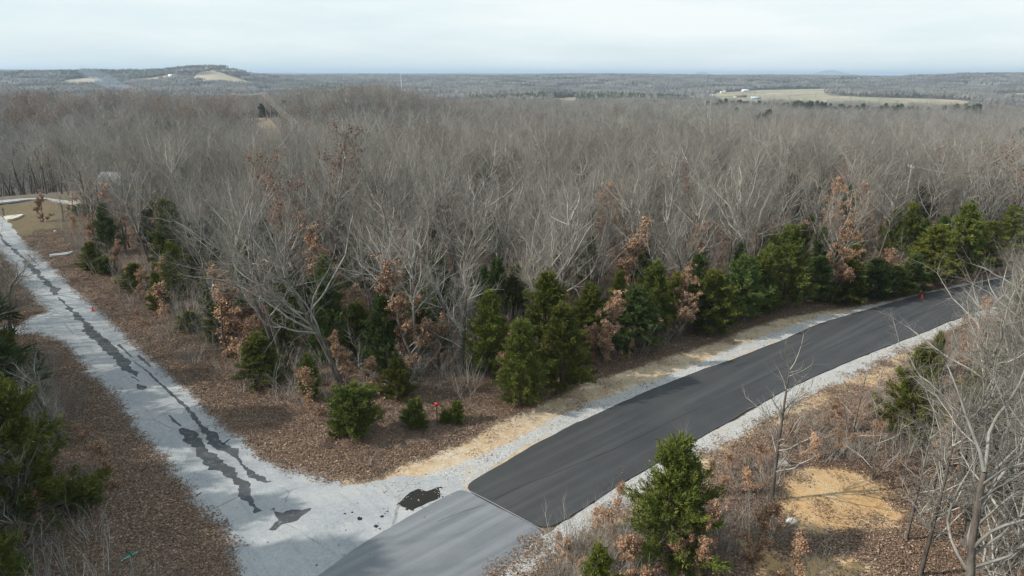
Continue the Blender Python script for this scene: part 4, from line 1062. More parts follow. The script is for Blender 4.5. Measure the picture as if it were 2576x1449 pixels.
for k, i in enumerate(ind):
    X, Y = float(x[i]), float(y[i]); u = rngf.random()
    dist_edge = -float(sdist(np.array([X]), np.array([Y]), G_OPEN)[0])
    if u < .035 and Y > 50: plant('brown_oak', OAK[(0, 1)[k % 2]], LP, X, Y, lab_near('half hidden brown oak', X, Y), 'oak', 'oaks inside the wood', rngf.uniform(.8, 1.1)); continue
    if u < (.42 if dist_edge < 18 else .14): 
        fam = ('cone', 'blue')[k % 2]; plant('cedar_tree', CED[fam][k % 2], TP, X, Y, lab_near('dark cedar', X, Y), 'cedar', 'cedars under the bare trees', rngf.uniform(.65, 1.1)); continue
    if u < .40: me, s = SPREAD[k % 3], rngf.uniform(.8, 1.12)
    elif u < .50: me, s = SLIM[(0, 3)[k % 2]], rngf.uniform(.8, 1.2)
    else: me, s = TALL[k % 6], rngf.uniform(.82, 1.08)
    if dist_edge < 4: s *= .85
    plant('bare_tree', me, TP, X, Y, lab_for(me, dist_edge, X, Y), 'bare tree', GB, s, None, (rngf.normal(0, .04), rngf.normal(0, .04)))

# --- scattered masses
def proto_collection(name, meshes):
    c = bpy.data.collections.new(name)
    for i, me in enumerate(meshes):
        o = bpy.data.objects.new('%s_%02d' % (name, i), me); c.objects.link(o)
    return c
def scatter(name, P, rot, scale, idx, coll, label, kind='stuff'):
    P = np.asarray(P, np.float32); n = len(P)
    me = bpy.data.meshes.new(name); me.vertices.add(n); me.vertices.foreach_set('co', P.ravel())
    for nm, ty, a, f in (('rot', 'FLOAT_VECTOR', rot, 'vector'), ('scl', 'FLOAT_VECTOR', scale, 'vector'), ('pick', 'INT', idx, 'value')):
        at_ = me.attributes.new(nm, ty, 'POINT'); at_.data.foreach_set(f, np.ascontiguousarray(a, np.int32 if ty == 'INT' else np.float32).ravel())
    o = obj(name, me)
    ng = bpy.data.node_groups.new(name, 'GeometryNodeTree')
    ng.interface.new_socket('Geometry', in_out='INPUT', socket_type='NodeSocketGeometry'); ng.interface.new_socket('Geometry', in_out='OUTPUT', socket_type='NodeSocketGeometry')
    N = ng.nodes; L = ng.links; gi = N.new('NodeGroupInput'); go = N.new('NodeGroupOutput'); ip = N.new('GeometryNodeInstanceOnPoints')
    ci = N.new('GeometryNodeCollectionInfo'); ci.inputs['Collection'].default_value = coll; ci.inputs['Separate Children'].default_value = True; ci.inputs['Reset Children'].default_value = True
    def attr(nm, ty):
        a = N.new('GeometryNodeInputNamedAttribute'); a.data_type = ty; a.inputs['Name'].default_value = nm; return a.outputs['Attribute']
    e2r = N.new('FunctionNodeEulerToRotation'); L.new(attr('rot', 'FLOAT_VECTOR'), e2r.inputs[0])
    ip.inputs['Pick Instance'].default_value = True
    L.new(gi.outputs[0], ip.inputs['Points']); L.new(ci.outputs[0], ip.inputs['Instance']); L.new(attr('pick', 'INT'), ip.inputs['Instance Index'])
    L.new(e2r.outputs[0], ip.inputs['Rotation']); L.new(attr('scl', 'FLOAT_VECTOR'), ip.inputs['Scale']); L.new(ip.outputs[0], go.inputs[0])
    md = o.modifiers.new('scatter', 'NODES'); md.node_group = ng
    tag(o, label, None, None, kind); return o
def rot_scale(n, rng, tilt=.05, s0=.8, s1=1.15, aniso=.1):
    rot = np.stack([rng.normal(0, tilt, n), rng.normal(0, tilt, n), rng.uniform(0, 6.28, n)], 1)
    s = rng.uniform(s0, s1, n)[:, None] * (1 + rng.uniform(-aniso, aniso, (n, 3))); return rot, s

def far_oak(seed):
    out = skeleton(seed, 13, .16, 'far', .8, .03); rng = np.random.default_rng(seed); tw = np.array(out[2] + out[3]); i = rng.integers(0, len(tw), 900)
    P = tw[i, 3:6] + rng.normal(0, .2, (900, 3)); V, T = leaf_faces(P, rng, .30)
    gg = Geo(); 
    for k in range(4):
        v, t = (spikes(out[3], 3) if k == 3 else tubes(out[k], (5, 4, 3)[k])); gg.add(v, t, min(k, 2))
    gg.add(V, T, 3); return gg.mesh('far_oak', (M_BARK, M_LIMB, M_FARTW, M_RUST))
def far_cedar(seed, H=9, R=2.6):
    V, T, st = cedar_arrays(seed, H, R, 60, 24, .5, 'cone', 2); return new_mesh('far_cedar', V, T, (M_PINE,))
FARB = [tree_meshes('far%d' % i, skeleton(700 + i, 15, .17, 'far', 1.0, .022), (5, 4, 3), (M_BARK, M_LIMB, M_FARTW), True) for i in range(6)]
FAR = proto_collection('far_trees', FARB + [far_oak(720), far_oak(721), far_cedar(730), far_cedar(731)])
MIDP = proto_collection('mid_trees', [tree_meshes('mid%d' % i, skeleton(100 + i, H, .16, k, .9, .012), joined=True) for i, (H, k) in enumerate([(15, 'tall'), (14, 'tall'), (13, 'spread'), (15.5, 'tall')])] + [far_oak(722), far_cedar(732, 7, 2)])
print('protos', [len(m.polygons) for m in FARB], [len(a.polygons) for t in TALL for a in t], [len(a.polygons) for t in SPREAD for a in t])

# trees just behind the individually built ones and just outside the frame
X, Y = x[rest], y[rest]; n = len(X); rng = np.random.default_rng(31); rot, sc = rot_scale(n, rng)
idx = rng.integers(0, 4, n); u = rng.random(n); idx[u < .02] = 4; idx[(u > .04) & (u < .12)] = 5; lz = (X < -27) & (Y < 50) & (u > .5); idx[lz] = 5; sc[lz] *= 1.55; sc[(X < -22) & (Y < 60) & ~lz] *= 1.2; idx[(Y > 95) & (Y < 165) & (X < -45) & (idx == 5)] = 0  # unseen cedars left of the frame, thickened and enlarged to deepen road shade
scatter('nearby_woods', np.stack([X, Y, terrain(X, Y) - .05], 1), rot, sc, idx, MIDP, 'bare winter wood continuing behind the nearest trees')

def ring_points(r0, r1, s, seed, half=47):
    w = r1 * math.sin(math.radians(half)); X, Y = grid_points(-w, w, r0 * .6, r1, s, seed); r = np.hypot(X, Y)
    k = (r > r0) & (r < r1) & (np.abs(np.degrees(np.arctan2(X, Y))) < half); return X[k], Y[k]
def cedar_patch(x, y):
    """where evergreens gather"""
    px = np.tan(np.clip(np.arctan2(x, y), -1.4, 1.4)) * 1784 + IW / 2; r = np.hypot(x, y)
    band = (px > 1780 + 40 * np.sin(r / 30)) & (px < 2490) & (r > 880 + 25 * np.sin(px / 60)) & (r < 1010 + 20 * np.sin(px / 35))
    dots = ((px - 1925) ** 2 / 30 ** 2 + (r - 640) ** 2 / 35 ** 2 < 1) | ((px - 915) ** 2 / 20 ** 2 + (r - 1700) ** 2 / 60 ** 2 < 1)
    n = np.sin(x / 190 + 1) * np.sin(y / 230 + 2) + .6 * np.sin(x / 71 + y / 93) + .5 * np.sin(x / 45 - y / 60)
    belt = ((px > 1330) & (px < 1780) & (r > 1230) & (r < 1500) & (n > .1)) | ((px > 1830) & (px < 1930) & (r > 1720) & (r < 1800)) | ((px > 130) & (px < 430) & (r > 2450) & (r < 2750))
    return band | dots | belt | ((r > 1250) & (n > 1.05))
def wood_ring(name, r0, r1, s, seed, label, s0, s1):
    X, Y = ring_points(r0, r1, s, seed)
    box = (X > -150) & (X < 125) & (Y > 16) & (Y < 165)
    ok = ~box & ~in_field(X, Y) & ~in_corridor(X, Y) & (sdist(X, Y, G_OPEN) < -2) & (sdist(X, Y, G_OLD) < -3) & (sdist(X, Y, G_NEW) < -3) & ~inside(X, Y, YARD)
    X, Y = X[ok], Y[ok]; n = len(X); rng = np.random.default_rng(seed); rot, sc = rot_scale(n, rng, .05, s0, s1, .15)
    sc *= (1 + .16 * np.sin(X / 17 + np.sin(Y / 23)) * np.sin(Y / 19 + 1) + rng.normal(0, .07, n))[:, None]
    idx = rng.integers(0, 6, n); u = rng.random(n)
    pat = np.sin(X / 60 + 2) * np.sin(Y / 75) + rng.normal(0, .5, n)
    idx[(pat > 1.3) | (u < .02) | ((X < 20) & (np.hypot(X, Y) > 330) & (np.hypot(X, Y) < 520) & (u > .92))] = 6 + (seed % 2); idx[(u > .03) & (u < .045)] = 8
    cp = cedar_patch(X, Y) & (rng.random(n) < .66); idx[cp] = 8 + rng.integers(0, 2, cp.sum()); sc[cp] *= 1.25
    scatter(name, np.stack([X, Y, terrain(X, Y) - .05], 1), rot, sc, idx, FAR, label); return n
n1 = wood_ring('distant_woods', 130, 520, 5.0, 41, 'grey-brown leafless forest covering the valley behind the near wood', .72, 1.15)
n2 = wood_ring('distant_woods', 520, 1150, 7.4, 42, 'grey leafless forest spreading over the middle distance', .95, 1.35)

# far forest in 60 m blocks of small crowns
def block(seed, size=60, n=70, ever=0.05, every=None):
    rng = np.random.default_rng(seed); gg = Geo()
    for k in range(n):
        cx, cy = rng.uniform(-size / 2, size / 2, 2); H = rng.uniform(11, 17); R = rng.uniform(2.6, 4.4); e = rng.random() < ever
        m = 34 if not e else 26; d = rng.normal(0, 1, (m, 3)); d[:, 2] = np.abs(d[:, 2]) * (1.1 if not e else .8) ; d /= np.linalg.norm(d, axis=1, keepdims=True)
        c0 = np.array([cx, cy, H * .45]); 
        if e:
            f = rng.random((m, 1)) ** .7; o = np.array([cx, cy, 0]) + np.concatenate([d[:, :2] * R * .7 * f, (1 - f) * H * .85 + 1], 1); tip = o + rng.normal(0, 1, (m, 3)) * .6; rad = np.full(m, 1.1)
            tip = o + np.concatenate([d[:, :2] * 1.2, np.full((m, 1), 1.2)], 1)
        else:
            o = c0 + d * R * rng.uniform(.1, .5, (m, 1)); tip = c0 + d * np.array([R, R, H * .52]) * rng.uniform(.75, 1.1, (m, 1)); rad = rng.uniform(.45, .95, m)
        V, T = spikes(np.column_stack([o, tip, rad, rad]), 3); gg.add(V, T, 1 if e else 0)
        if not e:
            V, T = tubes([(cx, cy, -3, cx, cy, H * .6, .22, .12)], 3); gg.add(V, T, 2)
    return gg.mesh('forest_block', (M_BLOCK, M_PINE, M_FARTW))
BLK = proto_collection('forest_blocks', [block(800 + i, ever=.04) for i in range(5)] + [block(810, ever=.75), block(811, ever=.55)])
X, Y = ring_points(1150, 4600, 50, 51, 46)
inside_f = in_field(X, Y, 18); X, Y = X[~inside_f], Y[~inside_f]
n = len(X); rng = np.random.default_rng(52); rot, sc = rot_scale(n, rng, 0, .9, 1.15, .12); rot[:, 2] = rng.integers(0, 4, n) * math.pi / 2 + rng.normal(0, .1, n)
idx = rng.integers(0, 5, n); cp = cedar_patch(X, Y); idx[cp] = 5 + rng.integers(0, 2, cp.sum())
scatter('far_forest', np.stack([X, Y, terrain(X, Y)], 1), rot, sc, idx, BLK, 'bluish leafless forest on the far hills')
# trees round the fields, too small to be blocks
FXY = []
for c, u, v_ in FIELDS:
    for k in range(260):
        px = rng.uniform(c[0] - 14, c[-1] + 14); a, b_ = np.interp(px, c, u), np.interp(px, c, v_)
        r = rng.choice([a - rng.uniform(2, 24), b_ + rng.uniform(2, 24)])
        if px < c[0] or px > c[-1]: r = rng.uniform(a, b_)
        FXY.append(bearing(px, r))
for k in range(34): FXY.append(bearing(rng.uniform(1860, 2480), rng.uniform(1200, 1900)))
FXY = np.array(FXY); keepf = ~in_field(FXY[:, 0], FXY[:, 1], -2); keepf[-34:] = True; FXY = FXY[keepf]; n = len(FXY); rot, sc = rot_scale(n, rng, .04, .9, 1.3); idx = rng.integers(0, 6, n)
scatter('field_edge_trees', np.column_stack([FXY, terrain(FXY[:, 0], FXY[:, 1])]), rot, sc, idx, FAR, 'bare trees fringing the distant fields')
print('far', n1, n2, 'blocks', len(X))

# undergrowth, brush and fallen leaves
UNDER = proto_collection('undergrowth_parts', [BRUSH[0], BRUSH[2], SLIM[2][1], OAK[4][2], OAK[4][2]])
def in_any(x, y, pad=0.0):
    d = np.full(np.shape(x), -1e9)
    for p in (G_OLD, G_NEW, G_GF, G_GN, G_APR): d = np.maximum(d, sdist(x, y, p))
    for ln in (SEAM, NR_UP, NR_DN, [(1163, 1228), (1040, 1292), (900, 1376), (800, 1449), (670, 1540)], [(966, 1204), (1060, 1200), (1150, 1195), (1163, 1228)]):
        q = g(ln)
        for a, b_ in zip(q[:-1], q[1:]):
            e = b_ - a; t_ = np.clip(((x - a[0]) * e[0] + (y - a[1]) * e[1]) / (e @ e), 0, 1)
            d = np.where(np.hypot(x - a[0] - t_ * e[0], y - a[1] - t_ * e[1]) < .55, 1.0, d)
    return d
rng = np.random.default_rng(61)
X, Y = grid_points(-75, 75, 22, 118, 1.7, 62); dw = -sdist(X, Y, G_OPEN); sandd = np.maximum.reduce([sdist(X, Y, p) for p in G_S])
k = (dw > -2.2) & (dw < 45) & (in_any(X, Y) < -1.5) & (sandd < -1) & ~inside(X, Y, YARD) & ~((Y < 40) & (X > 8) & (X < 24)) & (rng.random(len(X)) < .62)
X, Y = X[k], Y[k]; n = len(X); rot, sc = rot_scale(n, rng, .1, .7, 1.5, .2)
scatter('undergrowth', np.stack([X, Y, ground_z(X, Y)], 1), rot, sc, rng.choice(5, n, p=[.36, .26, .18, .10, .10]), UNDER, 'leafless brush and brown saplings filling the wood floor')
# dry brush on the near bank
def tuft_mesh(seed, n=46, R=.38, H=.30):
    rng = np.random.default_rng(seed); o = np.column_stack([rng.normal(0, R * .5, (n, 2)), np.zeros(n)]); t = o + np.column_stack([rng.normal(0, .22, (n, 2)), rng.uniform(.4, 1, n) * H])
    V, T = spikes(np.column_stack([o, t, np.full(n, .018), np.full(n, 0)]), 3); return new_mesh('tuft', V, T, (M_TUFT,))
TUFT = proto_collection('tuft_parts', [tuft_mesh(900 + i) for i in range(4)])
bank = g([(1760, 1225), (1840, 1160), (1900, 1110), (2010, 1070), (2130, 1010), (2240, 985), (2340, 890), (2420, 850), (2330, 1180), (2290, 1225), (2220, 1185), (2080, 1165), (1990, 1172), (1945, 1215), (1930, 1290), (1980, 1350), (1850, 1420), (1600, 1500), (1430, 1470), (1620, 1330), (1700, 1290)])
verge = g([(650, 1060), (760, 1120), (850, 1170), (960, 1195), (1080, 1130), (1200, 1060), (1240, 1020), (1000, 1010), (860, 1040), (700, 1000)])
lverge = g([(60, 590), (170, 700), (290, 800), (420, 905), (560, 1010), (650, 1040), (560, 960), (400, 830), (250, 690), (170, 590)])
def fill(poly, dens, seed, margin=0.0):
    rng = np.random.default_rng(seed); lo, hi = poly.min(0), poly.max(0); n = int((hi - lo).prod() * dens); P = rng.uniform(lo, hi, (n, 2)); k = inside(P[:, 0], P[:, 1], poly); return P[k]
P = np.concatenate([fill(bank, 4.5, 71), fill(verge, 1.8, 72), fill(lverge, 1.3, 73)])
nn = np.sin(P[:, 0] * .8 + 1) * np.sin(P[:, 1] * .9) + np.random.default_rng(5).normal(0, .35, len(P)); P = P[(nn > -.45) & (in_any(P[:, 0], P[:, 1]) < -.3)]
sd_ = np.maximum.reduce([sdist(P[:, 0], P[:, 1], p) for p in G_S]); P = P[sd_ < np.random.default_rng(6).uniform(-.6, .8, len(P))]
n = len(P); rng = np.random.default_rng(74); rot, sc = rot_scale(n, rng, .1, .6, 1.3, .2)
P2 = np.concatenate([fill(bank, .40, 75), fill(g([(1380, 1449), (1440, 1350), (1600, 1275), (1640, 1330), (1500, 1560), (1350, 1560)]), 1.1, 76)]); P2 = P2[(in_any(P2[:, 0], P2[:, 1]) < -.2)]; n2_ = len(P2); r2_, s2_ = rot_scale(n2_, rng, .12, .5, 1.1, .2)
scatter('bank_brush', np.column_stack([P2, ground_z(P2[:, 0], P2[:, 1])]), r2_, s2_, rng.choice(5, n2_, p=[.4, .15, .15, .15, .15]), UNDER, 'grey leafless brush and brown saplings on the near bank')
scatter('dry_brush_cover', np.column_stack([P, ground_z(P[:, 0], P[:, 1]) + .01]), rot, sc, rng.integers(0, 4, n), TUFT, 'low dry purple-brown weeds on the banks')
def leaf_patch(seed, n=42, R=.55):
    rng = np.random.default_rng(seed); P = np.column_stack([rng.uniform(-R, R, (n, 2)), rng.uniform(.01, .07, n)]); V, T = leaf_faces(P, rng, .105)
    V[:, 2] = np.abs(V[:, 2]) * .55 + .004; return new_mesh('leaf_patch', V, T, (M_LITTER,))
def stone_patch(seed, n=16, R=.4):
    rng = np.random.default_rng(seed); gg = Geo()
    for k in range(n):
        c = [*rng.uniform(-R, R, 2), .012]; s_ = rng.uniform(.02, .055); gg.box(c, (s_, s_ * rng.uniform(.6, 1), s_ * .6), 0, rng.uniform(0, 3), (.6, .6))
    return gg.mesh('stone_patch', (M_PEBBLE,))
LEAFP = proto_collection('leaf_parts', [leaf_patch(910 + i) for i in range(5)] + [leaf_patch(920 + i, 7, .8) for i in range(2)])
rng = np.random.default_rng(81)
NL = 330000
X = rng.uniform(-75, 62, NL); Y = rng.uniform(22, 105, NL); acc = rng.random(NL) < np.clip(60 / np.hypot(X, Y), .3, 1) ** 1.5
X, Y = X[acc], Y[acc]; vis_ = (np.abs(X / np.maximum(Y, 1)) < 1.0); X, Y = X[vis_], Y[vis_]
vp = np.concatenate([fill(verge, 4.5, 93), fill(lverge, 2.0, 94)]); X = np.concatenate([X, vp[:, 0]]); Y = np.concatenate([Y, vp[:, 1]])
dr = in_any(X, Y); sd_ = np.maximum.reduce([sdist(X, Y, p) for p in G_S]); pat = np.sin(X * .5 + 1) * np.sin(Y * .6) + .6 * np.sin(X * 1.7) * np.sin(Y * 1.9 + 1) + rng.normal(0, .45, len(X))
sdn = np.where(sd_ > 0, sd_, sd_)
k = (dr < .15 + .22 * rng.normal(0, 1, len(X))) & (sdn < np.where(rng.random(len(X)) < .06 + .5 * ((np.sin(X * 1.3) * np.sin(Y * 1.7 + X)) > .62), 9, -.2 + .5 * rng.normal(0, 1, len(X)))) & (pat > -1.15) & ~inside(X, Y, YARD)
clr = np.maximum(sdist(X, Y, G_S[2]), sdist(X, Y, G_S[3])) > -.1; k &= ~clr | (rng.random(len(X)) < .08 + .75 * (np.sin(X * 1.1 + 2 * np.sin(Y * .9)) * np.sin(Y * 1.4 + 1) > .30))
clr = sdist(X, Y, G_S[0]) > -.35; k &= ~clr | (rng.random(len(X)) < .12)
X, Y, dr = X[k], Y[k], dr[k]; n = len(X); rot, sc = rot_scale(n, rng, .05, .7, 1.3, .1)
scatter('leaf_litter', np.column_stack([X, Y, ground_z(X, Y) + .014]), rot, sc, rng.integers(0, 5, n), LEAFP, 'brown fallen oak leaves covering the verges and the wood floor')
P = np.concatenate([fill(G_OLD, .35, 83), fill(np.vstack([G_GF]), 1.0, 84), fill(G_GN, .8, 85)]); e = in_any(P[:, 0], P[:, 1]); P = P[(e < 1.4) | (rng.random(len(P)) < .12)]
n = len(P); rot, sc = rot_scale(n, rng, 0, .8, 1.2)
scatter('stray_leaves', np.column_stack([P, np.full(n, .014)]), rot, sc, rng.integers(5, 7, n), LEAFP, 'stray brown leaves blown onto the road edges')
STN = proto_collection('stone_parts', [stone_patch(930 + i) for i in range(4)])
P = np.concatenate([fill(G_GF, 1.2, 86), fill(G_GN, 1.6, 87), fill(G_S[0], 1.2, 88), fill(G_S[1], 1.2, 89), fill(G_S[2], .8, 90), fill(G_S[3], .8, 91)]); P = P[(sdist(P[:, 0], P[:, 1], g(hole)) < -.1) & (sdist(P[:, 0], P[:, 1], G_NEW) < -.2) & (sdist(P[:, 0], P[:, 1], G_APR) < -.2)]; n = len(P); rot, sc = rot_scale(n, rng, 0, .6, 1.5)
scatter('loose_gravel', np.column_stack([P, ground_z(P[:, 0], P[:, 1]) + .008]), rot, sc, rng.integers(0, 4, n), STN, 'loose pale stones on the shoulders and bare soil')


# ================================================================== BUILT AND SMALL THINGS
M_ORANGE = flat('cone_orange', (0.80, 0.085, 0.02), .5, .4, .06)
M_REDP = flat('marker_red', (0.52, 0.035, 0.02), .6, .3, .06)
M_RUSTP = flat('rusty_post', (0.07, 0.018, 0.012), .8)
M_SIGN = flat('sign_green', (0.004, 0.17, 0.115), .45, .5, .05)
M_WHITE = flat('sign_white', (0.75, 0.78, 0.78), .5, .4, .03)
M_GALV = flat('galvanised_steel', (0.26, 0.29, 0.31), .45, .5, .1, metallic=.4)
M_BLACK = flat('black_paint', (0.015, 0.015, 0.017), .4, .5)
M_SHING = flat('grey_shingles', (0.21, 0.225, 0.25), .85, .2, .2, 3)
M_SIDING = flat('tan_siding', (0.44, 0.40, 0.32), .8, .2, .06)
M_CREAM = flat('cream_paint', (0.62, 0.56, 0.44), .7, .2, .06)
M_BLUE = flat('blue_car_paint', (0.035, 0.13, 0.36), .3, .5, .05)
M_GLASS = flat('dark_glass', (0.02, 0.025, 0.03), .1, .6, .05)
M_TYRE = flat('tyre_rubber', (0.02, 0.02, 0.02), .8)
M_METROOF = flat('white_metal_roof', (0.66, 0.67, 0.68), .5, .4, .05, .5)
M_BLUEROOF = flat('pale_blue_roof', (0.42, 0.52, 0.60), .5, .4, .05, .5)
M_BROWNW = flat('brown_wall', (0.20, 0.12, 0.09), .8, .2, .1, .5)
M_REDROOF = flat('red_barn_roof', (0.36, 0.07, 0.05), .6, .3, .1, .5)
M_POLE = flat('weathered_pole', (0.30, 0.285, 0.26), .85)
M_WIRE = flat('bare_wire', (0.42, 0.42, 0.40), .5)
M_DEADW = flat('dead_wood', (0.24, 0.22, 0.19), .9, .1, .35, 3)
M_DARKW = flat('damp_dead_wood', (0.10, 0.09, 0.08), .9, .1, .35, 3)
M_STONE = flat('white_stone', (0.60, 0.57, 0.52), .85, .2, .12, 5)

def road_cone(px, py, label, z=.02, s=1.0):
    X, Y = at(px, py); t = thing('traffic_cone', label, 'traffic cone', (X, Y, z), .3, 'orange traffic cones', s)
    gg = Geo(); gg.box((0, 0, .02), (.33, .33, .04), 0, 0, (.92, .92)); gg.lathe([(.15, .035), (.145, .05), (.13, .055)], 14, 0); obj('base', gg.mesh('cone_base', (M_ORANGE,)), t)
    gg = Geo(); gg.lathe([(.135, .04), (.125, .08), (.036, .50), (.030, .52), (.018, .52), (.018, .47)], 18, 0); obj('cone_body', gg.mesh('cone_body', (M_ORANGE,), True), t)
road_cone(234, 783, 'orange traffic cone standing on the old pale road')
road_cone(2318, 753, 'orange-red traffic cone at the far edge of the new black road', .085)

# round red marker on a post
X, Y = at(1100, 1068); Hm = top_z(X, Y, 1015)
t = thing('marker_post', 'red round marker on a thin dark post in the leaf litter', 'marker post', (X, Y, .05), -.35)
gg = Geo(); gg.box((0, 0, (Hm - .12) / 2 - .1), (.055, .03, Hm + .1)); gg.box((0, .022, (Hm - .12) / 2), (.02, .02, Hm - .15)); obj('post', gg.mesh('post', (M_RUSTP,)), t)
gg = Geo(); n = 8; a = np.arange(n) * 2 * math.pi / n + math.pi / 8
V = np.concatenate([np.stack([.165 * np.cos(a), np.full(n, yy), .165 * np.sin(a) + Hm - .12], 1) for yy in (-.032, -.020)])
T = [(0, i + 1, i) for i in range(1, n - 1)] + [(n, n + i, n + i + 1) for i in range(1, n - 1)] + sum([[(i, (i + 1) % n, n + (i + 1) % n), (i, n + (i + 1) % n, n + i)] for i in range(n)], [])
gg.add(V, T); obj('marker_plate', gg.mesh('marker_plate', (M_REDP,)), t)

# street name sign
zb = 2.45; cx_, cy_ = at(326, 1399, zb); t = thing('street_sign', 'green street name sign with two crossed blades on a grey pole', 'street sign', (cx_, cy_, 0))
gg = Geo(); gg.lathe([(.035, -.3), (.035, 2.34), (.030, 2.35)], 10); obj('pole', gg.mesh('pole', (M_GALV,), True), t)
gg = Geo(); gg.box((0, 0, 2.38), (.07, .07, .07)); gg.box((0, 0, 2.56), (.06, .06, .05)); obj('bracket', gg.mesh('bracket', (M_GALV,)), t)
def text_mesh(txt, size):
    c = bpy.data.curves.new('txt', 'FONT'); c.body = txt; c.size = size; c.align_x = 'CENTER'; c.align_y = 'CENTER'; c.extrude = .0012; c.space_character = 1.05
    tmp = bpy.data.objects.new('txt', c); COL.objects.link(tmp); bpy.context.view_layer.update()
    me = bpy.data.meshes.new_from_object(tmp.evaluated_get(bpy.context.evaluated_depsgraph_get())); me.name = 'lettering'
    bpy.data.objects.remove(tmp, do_unlink=True); me.materials.clear(); me.materials.append(M_WHITE); return me
def blade(z, p0, p1, L, txt, lab):
    a0, a1 = np.array(at(*p0, z)), np.array(at(*p1, z)); ang = math.atan2(*(a1 - a0)[::-1])
    gg = Geo(); gg.box((0, 0, 0), (L, .008, .155)); b = obj('name_blade', gg.mesh('name_blade', (M_SIGN,)), t, True, (0, 0, z)); b.rotation_euler = (0, 0, ang); b['label'] = lab
    if not txt: return
    me = text_mesh(txt, .118)
    for sgn in (1, -1):
        o = obj('lettering', me, b, True, (0, -.0055 * sgn, 0)); o.rotation_euler = (math.pi / 2, 0, 0 if sgn > 0 else math.pi)
blade(2.455, (305, 1411), (343, 1390), .80, 'N PINEWOOD', 'lower green blade with white letters')
blade(2.63, (308, 1383), (332, 1402), .62, '', 'upper pale-looking blade seen from its end')

# mailbox
X, Y = at(12, 547); t = thing('mailbox', 'black mailbox on a post beside the concrete driveway', 'mailbox', (X, Y, .3), .5)
gg = Geo(); gg.box((0, 0, .5), (.09, .09, 1.1)); gg.box((0, -.2, .98), (.09, .45, .06)); obj('post', gg.mesh('post', (M_DARKW,)), t)
gg = Geo(); gg.box((0, -.15, 1.1), (.2, .55, .16)); 
for k in range(6):
    aa = math.pi * (k + .5) / 6; gg.box((math.cos(aa) * .07, -.15, 1.18 + math.sin(aa) * .05), (.08, .55, .06))
obj('box', gg.mesh('box', (M_BLACK,)), t)

def gable(name, X, Y, w, d, h, rh, wall, roof, rz, label, cat, open_side=False, z=None, windows=0, over=.4, chimney=False):
    z = gz(X, Y) if z is None else z; t = thing(name, label, cat, (X, Y, z), rz); gg = Geo()
    if open_side:
        for sx in np.linspace(-w / 2 + .2, w / 2 - .2, 5):
            for sy in (-d / 2 + .2, d / 2 - .2): gg.box((sx, sy, h / 2), (.3, .3, h))
        gg.box((0, d / 2 - .3, h / 2), (w, .15, h)); gg.box((-w * .3, 0, h / 2), (w * .35, d * .8, h))
    else: gg.box((0, 0, h / 2 - .5), (w, d, h + 1))
    for sx in (-1, 1): gg.add([(sx * (w / 2 - .02), -d / 2, h), (sx * (w / 2 - .02), d / 2, h), (sx * (w / 2 - .02), 0, h + rh * .97)], [(0, 1, 2) if sx > 0 else (0, 2, 1)])
    obj('wall', gg.mesh('wall', (wall,)), t); gg = Geo(); e = over; k = rh / (d / 2); th = .16
    for s_ in (-1, 1):
        V = [(-w / 2 - e, s_ * (d / 2 + e), h - k * e), (w / 2 + e, s_ * (d / 2 + e), h - k * e), (w / 2 + e, 0, h + rh), (-w / 2 - e, 0, h + rh)]; V = V + [(a, b, c + th) for a, b, c in V]
        gg.add(V, [(0, 1, 2), (0, 2, 3), (4, 6, 5), (4, 7, 6), (0, 4, 5), (0, 5, 1), (1, 5, 6), (1, 6, 2), (3, 7, 4), (3, 4, 0)])
    r_ = obj('roof', gg.mesh('roof', (roof,)), t)
    if chimney: gg = Geo(); gg.box((w * .22, 0, h + rh + .3), (.7, .6, 1.4)); obj('chimney', gg.mesh('chimney', (M_BROWNW,)), r_)
    for i in range(windows):
        xx = -w / 2 + w * (i + .5) / windows; door = i == windows // 2
        gg = Geo(); gg.box((xx, -d / 2 - .02, 1.0 if door else 1.5), (1.0 if door else 1.3, .06, 2.0 if door else 1.1)); wdo = obj('door' if door else 'window', gg.mesh('window', (M_BROWNW if door else M_GLASS,)), t)
        if not door:
            gg = Geo()
            for a_, b_, c_, d_ in ((0, .58, 1.44, .08), (0, -.58, 1.44, .08), (-.68, 0, .08, 1.1), (.68, 0, .08, 1.1), (0, 0, .05, 1.1)): gg.box((xx + a_, -d / 2 - .065, 1.5 + b_), (c_, .05, d_))
            obj('frame', gg.mesh('frame', (M_WHITE,)), wdo)
    return t
hx, hy = at(285, 512); gable('house', hx + .8, hy + 4, 8.2, 7.5, 2.7, 2.5, M_SIDING, M_SHING, .0, 'one-storey house with a grey-blue shingle roof behind bare trees', 'house', z=.1, windows=3, chimney=True)
sx_, sy_ = at(190, 521); gable('shed', sx_ + 1.2, sy_ + 1, 3.2, 2.4, 1.9, .8, M_SIDING, M_BROWNW, .35, 'low tan shed with a brown roof left of the blue pickup by the house', 'shed', z=.1, windows=0)

